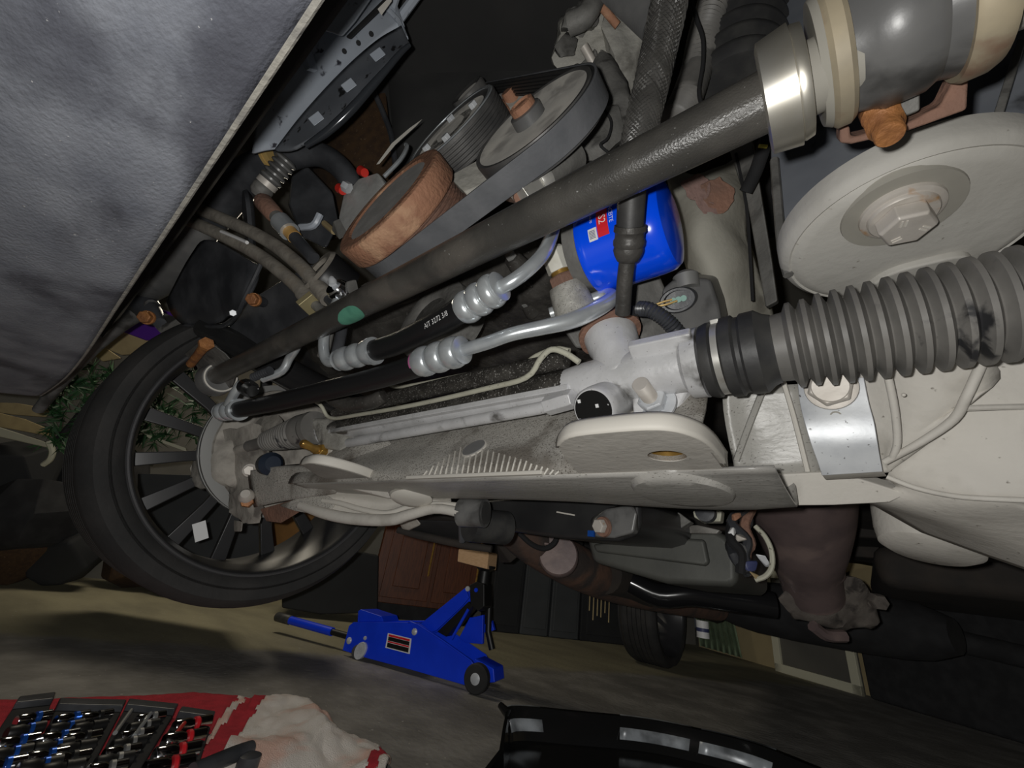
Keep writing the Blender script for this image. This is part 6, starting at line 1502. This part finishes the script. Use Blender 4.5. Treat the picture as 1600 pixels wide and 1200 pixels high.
# ================================================================ towel, sockets, drain pan
def floor_things():
    # towel
    far = [(-40, 1102), (60, 1100), (150, 1096), (230, 1093), (300, 1088), (360, 1092), (400, 1100), (440, 1092), (480, 1098), (505, 1125), (525, 1150), (560, 1165), (590, 1172), (608, 1200)]
    t = Thing('striped_towel', 'crumpled red and white striped terry towel at the lower left', 'towel')
    fp = [PZ(*q, -H) for q in far]
    rng = random.Random(3)
    def tw(u, v, cols=60):
        i = u * (len(fp) - 1); k = min(int(i), len(fp) - 2); p = fp[k].lerp(fp[k + 1], i - k)
        e = Vector((p.x * .52 + .01, p.y * .52 - .05, 0)); q = p.lerp(e, v)
        hgt = .006 + .030 * max(0, noise.noise(Vector((q.x * 6, q.y * 6, 3.1))) + .25) * min(1, v * 5) * (1.6 if u > .45 else .45) + .012 * min(1, v * 14) + .012 * abs(noise.noise(Vector((q.x * 22, q.y * 22, 1)))) * (1 if u > .5 else .3)
        q.z = hgt; return q
    nu, nv = 150, 70
    vs = [tw(i / nu, j / nv) for j in range(nv + 1) for i in range(nu + 1)]
    red, white = [], []
    for j in range(nv):
        for i in range(nu):
            f = (j * (nu + 1) + i, j * (nu + 1) + i + 1, (j + 1) * (nu + 1) + i + 1, (j + 1) * (nu + 1) + i)
            u = (i + .5) / nu; v = (j + .5) / nv
            s_ = u + v * .10 + .012 * noise.noise(Vector((u * 20, v * 20, 0)))
            w = (.418 < s_ < .438) or (.495 < s_ < .945) or s_ > .985
            (white if w else red).append(f)
    t.part('red_stripe', MB().add(vs, red), MT['red_towel'], solid=.006); t.part('white_field', MB().add(vs, white), MT['white_towel'], solid=.006)
    t.done()
    # socket set: trays with rows of sockets lying on the towel
    base_z = -H + .030
    def S(px, py, dz=0): return PZ(px, py, base_z + dz)
    def tray(out, label):
        o = [S(*q) for q in out]; 
        t = Thing('socket_tray', label, 'tray', 'black socket trays on the towel'); t.part('tray', MB().prism(o, UZ * .012), MT['black_matte'], bevel=.003)
        # raised rails
        t.part('rail', MB().prism([o[0], o[1], o[1].lerp(o[2], .12), o[0].lerp(o[3], .12)], UZ * .024), MT['black_plastic'], bevel=.003)
        t.done()
    tray([(20, 1108), (78, 1100), (36, 1230), (-60, 1230)], 'leftmost black socket tray on the red towel')
    tray([(84, 1110), (190, 1112), (128, 1230), (42, 1230)], 'middle black socket tray on the red towel')
    tray([(194, 1110), (272, 1118), (205, 1230), (133, 1230)], 'black socket tray with slotted rails on the red towel')
    tray([(277, 1122), (330, 1130), (300, 1230), (210, 1230)], 'rightmost black socket tray beside the white part of the towel')
    proto = None; lab = 0
    rows = [((52, 1122), (0, 1200), 5, 'socket_blue', 'in the leftmost tray'), ((112, 1122), (60, 1200), 6, 'chrome', 'in the middle tray'), ((150, 1120), (95, 1205), 6, 'jack_black', 'along the right rail of the middle tray'), ((235, 1122), (165, 1205), 7, 'grey_metal', 'in the slotted tray'), ((300, 1132), (262, 1200), 4, 'chrome', 'in the rightmost tray')]
    words = ['farthest', 'second', 'third', 'fourth', 'fifth', 'sixth', 'nearest']
    for (a, b, n, band, where) in rows:
        for i in range(n):
            u = i / max(1, n - 1); px, py = a[0] + (b[0] - a[0]) * u, a[1] + (b[1] - a[1]) * u
            c = S(px, py, .022); ax = (S(px + 26, py - 5, .022) - c).normalized(); r = .0105 + .0035 * u + (.003 if where.startswith('in the right') else 0)
            big = where.startswith('in the right'); L_ = .036 if big else .026
            w = words[i] if i < n - 1 else 'nearest'
            t = Thing('socket', '%s chrome socket %s' % (w, where), 'socket', 'sockets in the black trays')
            t.part('body', MB().lathe(c - ax * L_, ax, [(0, r * .5), (0, r * .9), (.002, r), (L_ * .8, r), (L_ * .95, r * .8), (L_ * 1.3, r * .78), (L_ * 1.35, r * .95), (L_ * 2, r * .95), (L_ * 2, r * .4)], 20), MT['chrome'] if i % 2 == 0 or big else MT['jack_black'])
            t.part('band', MB().lathe(c + ax * L_ * .12, ax, [(0, r * .81), (.0, r * 1.0), (.006, r * 1.0), (.006, r * .81)], 20), MT[band] if band != 'chrome' else MT['red_print'] if big else MT['socket_blue'])
            t.done()
    # long bars between the rails
    for i, (a, b, mt) in enumerate((((205, 1110), (180, 1145), 'grey_metal'), ((235, 1115), (210, 1150), 'zinc'), ((288, 1130), (272, 1150), 'red_plastic'))):
        one('extension_bar', MB().tube([S(*a, .03), S(*b, .03)], .004, 10), MT[mt], ['grey', 'bluish', 'red'][i] + ' slim bar lying across the socket trays', 'bar', 'slim bars on the socket trays')
    # ratchet at the bottom
    t = Thing('ratchet', 'black handled ratchet lying on the white part of the towel', 'ratchet')
    a, b = PZ(392, 1168, -H + .06), PZ(300, 1206, -H + .06)
    t.part('handle', MB().tube([a, a.lerp(b, .3), a.lerp(b, .7), b], [.012, .014, .0135, .013], 14, 3), MT['black_plastic'])
    t.part('head', MB().lathe(PZ(388, 1190, -H + .05), UZ, [(-.012, .01), (-.012, .02), (.01, .02), (.012, .012), (.012, 1e-4)], 20), MT['black_plastic'])
    t.done()
    # oil drain pan: wide shallow black pan, far rim in view
    t = Thing('drain_pan', 'wide shallow black oil drain pan with wet shiny rim on the floor', 'drain pan')
    c = PZ(1035, 1330, -H); c = Vector((-.48, 1.18, 0))
    # fit: rim passes through these floor-level pixels
    rim = [PZ(*q, -H + .085) for q in ((782, 1185), (790, 1135), (800, 1112), (900, 1120), (1000, 1130), (1080, 1145), (1180, 1170), (1280, 1210))]
    ctr = PZ(980, 1330, -H + .085)
    n = len(rim); vs = []
    loop = crom(rim, 6)
    back = [ctr + (ctr - p) * .55 for p in loop]
    loop = loop + back
    ctr = sum(loop, Vector()) / len(loop)
    def ring(s, z): return [Vector((ctr.x + (p.x - ctr.x) * s, ctr.y + (p.y - ctr.y) * s, z)) for p in loop]
    rings = [ring(.94, .002), ring(1.0, .088), ring(1.02, .092), ring(1.02, .098), ring(.985, .098), ring(.975, .088), ring(.93, .03), ring(.55, .022), ring(.02, .02)]
    m = MB(); N_ = len(loop)
    for r in rings: m.v += r
    for j in range(len(rings) - 1): m.f += [(j * N_ + i, j * N_ + (i + 1) % N_, (j + 1) * N_ + (i + 1) % N_, (j + 1) * N_ + i) for i in range(N_)]
    t.part('pan', m, MT['oil_dark'], smooth=50)
    # sheen of the wet rim, put in as pale grey plates
    for (i0, i1, mt) in ((11, 15, 'galv'), (22, 30, 'mount_grey'), (31, 38, 'galv')):
        a = ring(1.015, .0985); b = ring(.925, .052)
        i1 = min(i1, N_ - 1)
        t.part('rim_sheen_plate', MB().sheet([[a[i] for i in range(i0, i1 + 1)], [b[i] for i in range(i0, i1 + 1)]], 1, 1), M('rim_sheen_grey' + str(i0), (.42, .45, .48), .3, .1, (.15, .16, .17), 18), solid=.003)
    sp = PZ(793, 1115, -H + .095)
    t.part('spout', MB().tube([sp + Vector((0, 0, .0)), sp + Vector((-.03, -.0, .012))], [.012, .008], 10), MT['oil_dark'])
    t.done()
floor_things()

# ================================================================ garage background
def background():
    def wpanel(name, px, d, th, mat, label, cat, group=None, **k):
        return one(name, MB().prism([PW(*q, d) for q in px], -NA * th), mat, label, cat, group, **k)
    # brown cabinet with raised door panels
    t = Thing('wooden_cabinet', 'red brown wooden cabinet with raised door panels behind the jack', 'cabinet')
    d = 3.55
    def fl(px, py): p = PW(px, py, d); p.z = 0.; return p
    a, b = fl(585, 940), fl(742, 960)
    u = (b - a); w = u.length; u.normalize()
    def quad(s0, s1, z0, z1, off): return [a + u * s0 + UZ * z0 + NA * off, a + u * s1 + UZ * z0 + NA * off, a + u * s1 + UZ * z1 + NA * off, a + u * s0 + UZ * z1 + NA * off]
    t.part('carcass', MB().prism(quad(-.05, w, .1, 1.2, 0), -NA * .2), MT['cabinet'], bevel=.005)
    t.part('plinth', MB().prism(quad(-.05, w, 0, .1, -.05), -NA * .15), MT['black_matte'])
    for i in range(2):
        s0 = .02 + i * w * .5; s1 = s0 + w * .46
        k = t.part('door', MB().prism(quad(s0, s1, .14, 1.15, .02), -NA * .02), MT['cabinet'], bevel=.004)
        t.part('raised_panel', MB().prism(quad(s0 + w * .1, s1 - w * .1, .22, 1.05, .032), -NA * .012), MT['cabinet'], of=k, bevel=.008)
        t.part('handle', MB().tube([a + u * (s1 - w * .04) + UZ * .32 + NA * .045, a + u * (s1 - w * .04) + UZ * .9 + NA * .045], .008, 8), MT['brass'], of=k)
    t.done()
    one('black_box', MB().prism([PW(*q, 3.2) for q in ((440, 950), (500, 960), (590, 958), (592, 868), (500, 850), (440, 850))], -NA * .3), MT['black_bin'], 'plain black box on the floor right of the front tire', 'box', bevel=.01)
    for i, (x0, x1, yb_, yt, mt, lb) in enumerate(((762, 812, 980, 840, 'black_bin', 'narrow black storage bin right behind the wooden block'), (812, 856, 988, 850, 'grey_bin', 'dark grey storage bin right of the narrow black bin'), (858, 904, 994, 860, 'grey_bin', 'glossy grey storage bin near the broom'), (906, 990, 1002, 870, 'black_bin', 'wide black storage bin behind the broom'))):
        p0, p1 = PW(x0, yb_, 3.45), PW(x1, yb_, 3.45); p0.z = p1.z = 0
        hgt = 1.0
        t = Thing('storage_bin', lb, 'bin', 'row of storage bins on the far wall')
        t.part('body', MB().prism([p0, p1, p1 + UZ * hgt, p0 + UZ * hgt], -NA * .25), MT[mt], bevel=.012)
        q0, q1 = p0.lerp(p1, .1), p0.lerp(p1, .9)
        t.part('front_panel', MB().prism([q0 + UZ * .05 + NA * .008, q1 + UZ * .05 + NA * .008, q1 + UZ * .9 + NA * .008, q0 + UZ * .9 + NA * .008], -NA * .01), MT[mt], bevel=.005)
        t.done()
    # broom bristles
    t = Thing('broom', 'upturned broom with pale bristles beside the rear tire', 'broom')
    for i in range(6):
        p = PW(922 + i * 6, 925 + (i % 3) * 4, 3.35); t.part('bristle', MB().tube([p + UZ * .2, p - UZ * (.14 + .05 * (i % 2))], .005, 6), MT['tan_board'])
    hb = PW(935, 915, 3.35) + UZ * .12
    t.part('head', MB().box(hb, DA * .18, NA * .04, UZ * .05), MT['black_plastic'], bevel=.01)
    t.part('handle', MB().tube([hb, hb + UZ * .8], .012, 8), MT['black_plastic'])
    t.done()
    # wall B: frame, green cloth, white can
    q = [PB(*p, 3.45) for p in ((1212, 1000), (1216, 1052), (1352, 1086), (1338, 1020))]
    q[1].z = q[2].z = .0
    t = Thing('leaning_frame', 'pale framed panel leaning against the tan wall in the distance', 'frame')
    a, b = q[1], q[2]; u = (b - a).normalized(); w = (b - a).length; hgt = .75
    fr = [(0, .06), (w - .06, w)]
    k = t.part('panel', MB().box((a + b) / 2 + UZ * hgt / 2, u * w / 2, DA * .008, UZ * hgt / 2), MT['wall'])
    for s0, s1 in fr: t.part('frame_bar', MB().prism([a + u * s0, a + u * s1, a + u * s1 + UZ * hgt, a + u * s0 + UZ * hgt], -DA * .03), MT['cream_board'], bevel=.003)
    for z0, z1 in ((0, .06), (hgt - .06, hgt)): t.part('frame_bar', MB().prism([a + UZ * z0, b + UZ * z0, b + UZ * z1, a + UZ * z1], -DA * .03), MT['cream_board'], bevel=.003)
    t.done()
    b0 = PB(1358, 1090, 3.42); b0.z = 0
    one('dark_crate', MB().prism([b0, b0 + Vector((.845, -.535, 0)) * 1.6, b0 + Vector((.845, -.535, 0)) * 1.6 + UZ * .6, b0 + UZ * .62], DA * .08), MT['black_matte'], 'dark crate in the shadow right of the leaning frame', 'crate', bevel=.02)
    # green cloth folds
    t = Thing('green_curtain', 'pale green folded cloth hanging beside the rear tire', 'cloth')
    rows = []
    for j in range(6):
        r = []
        for i in range(15):
            p = PB(1096 + i * 4.6, 1040, 3.35 + .03 * (i % 2) * 2); p.z = .03 + j * .16; p += Vector((.845, -.535, 0)) * (-.03 * j)
            r.append(p)
        rows.append(r)
    t.part('cloth', MB().sheet(rows, 2, 2), MT['green_cloth'], solid=.006); t.done()
    p = PB(1098, 985, 3.2); p.z = p.z - .06
    t = Thing('white_can', 'small white can with dark markings above the green cloth', 'can')
    t.part('can', MB().lathe(p, UZ, [(0, .05), (.0, .055), (.14, .055), (.14, .03)], 24), MT['white_print'])
    t.part('mark', MB().lathe(p + UZ * .05, UZ, [(0, .0552), (0, .056), (.03, .056), (.03, .0552)], 24), MT['ink'])
    t.done()
    # left: garland, purple box, boards, shelf
    t = Thing('green_garland', 'bushy dark green artificial garland behind the front tire', 'garland')
    rng = random.Random(11); m = MB(); st = MB()
    for i in range(420):
        a, b = rng.uniform(70, 330), rng.uniform(505, 700)
        if a > 135 and b < 572: continue
        c = P(a, b, rng.uniform(1.9, 2.4)); dd = Vector((rng.uniform(-1, 1), rng.uniform(-1, 1), rng.uniform(-1, 1))).normalized()
        for k in range(7):
            e = (dd + Vector((rng.uniform(-1, 1), rng.uniform(-1, 1), rng.uniform(-1, 1))) * .9).normalized(); s_ = e.cross(dd + Vector((.1, .2, .3))).normalized() * .007
            tip = c + e * rng.uniform(.05, .1)
            m.add([c - s_, c + s_, tip], [(0, 1, 2)])
    t.part('needles', m, MT['garland'], kind='stuff', smooth=0)
    t.part('branch', st.tube([P(90, 690, 2.2), P(170, 600, 2.2), P(260, 530, 2.2), P(330, 600, 2.2)], .02, 8, 4), MT['black_matte']); t.done()
    def pbox(name, px, z, th, mat, label, cat):
        f = [P(*q, z) for q in px]; return one(name, MB().prism(f, ray(*px[0]).normalized() * th), mat, label, cat, bevel=.006)
    pbox('purple_box', ((178, 512), (205, 470), (275, 490), (262, 535), (228, 532), (190, 518)), 1.85, .2, MT['purple'], 'purple plastic box behind the front frame at the left', 'box')
    pbox('tan_panel', ((140, 535), (165, 500), (240, 528), (228, 552), (190, 555)), 2.0, .04, MT['tan_board'], 'pale tan panel below the purple box', 'panel')  # a tan panel of unknown material
    pbox('tan_slat', ((135, 545), (160, 540), (190, 560), (160, 565)), 2.2, .03, MT['tan_board'], 'tan slat sticking out below the tan panel', 'slat')  # a tan slat, first of two
    pbox('tan_slat', ((-30, 628), (28, 630), (82, 640), (72, 652), (20, 648), (-30, 640)), 2.2, .04, MT['tan_board'], 'tan slat at the left edge below the bumper', 'slat')
    pbox('tan_timber', ((-30, 638), (40, 655), (80, 672), (80, 682), (-30, 662)), 2.3, .06, MT['tan_board'], 'tan shelf board at the left edge above the cream rail', 'shelf')
    pbox('cream_rail', ((-30, 658), (70, 690), (76, 700), (-30, 676)), 2.2, .05, MT['cream_board'], 'long cream coloured rail at the left edge', 'rail')  # a long rail, cream coloured
    one('cream_hook', MB().tube([P(*q, 2.15) for q in ((76, 690), (82, 705), (78, 718), (68, 726))], .014, 8, 4), MT['cream_board'], 'curved cream hook at the end of the cream rail', 'hook')
    # dark heap at the left
    t = Thing('storage_heap', 'heap of dark covered goods at the far left edge', 'heap')
    rng = random.Random(5)
    for i, (a, b, z, s) in enumerate(((10, 740, 2.6, .28), (60, 800, 2.5, .25), (20, 850, 2.5, .26), (110, 860, 2.6, .2), (160, 760, 3.0, .3), (230, 860, 3.0, .25), (300, 880, 3.0, .22))):
        p = P(a, b, z * .92); p.z = max(p.z, s * .9)
        t.part('bag', MB().hull([p + Vector((rng.uniform(-1, 1), rng.uniform(-1, 1), rng.uniform(-1, 1))).normalized() * s for _ in range(26)]), (MT['black_bin'], MT['black_matte'], MT['brown_board'])[i % 3], bevel=.02)
    t.done()
    t = Thing('white_blind', 'two white slats seen between the wheel spokes', 'slats')
    for px in (((222, 676), (232, 684), (292, 706), (290, 700)), ((208, 718), (214, 718), (240, 726), (238, 729))):
        t.part('slat', MB().prism([P(*q, 2.0) for q in px], ray(250, 690).normalized() * .02), MT['cream_board'])
    t.done()
    pbox('dark_chest', ((215, 740), (420, 745), (420, 880), (215, 880)), 1.75, .5, MT['grey_bin'], 'dark grey chest behind the wheel spokes', 'chest')
    pbox('brown_box', ((425, 800), (500, 800), (520, 870), (425, 870)), 1.8, .2, M('amber_wood', (.22, .11, .03), .6, 0, (.15, .075, .02), 10), 'orange brown wooden box behind the lower spokes', 'box')
background()
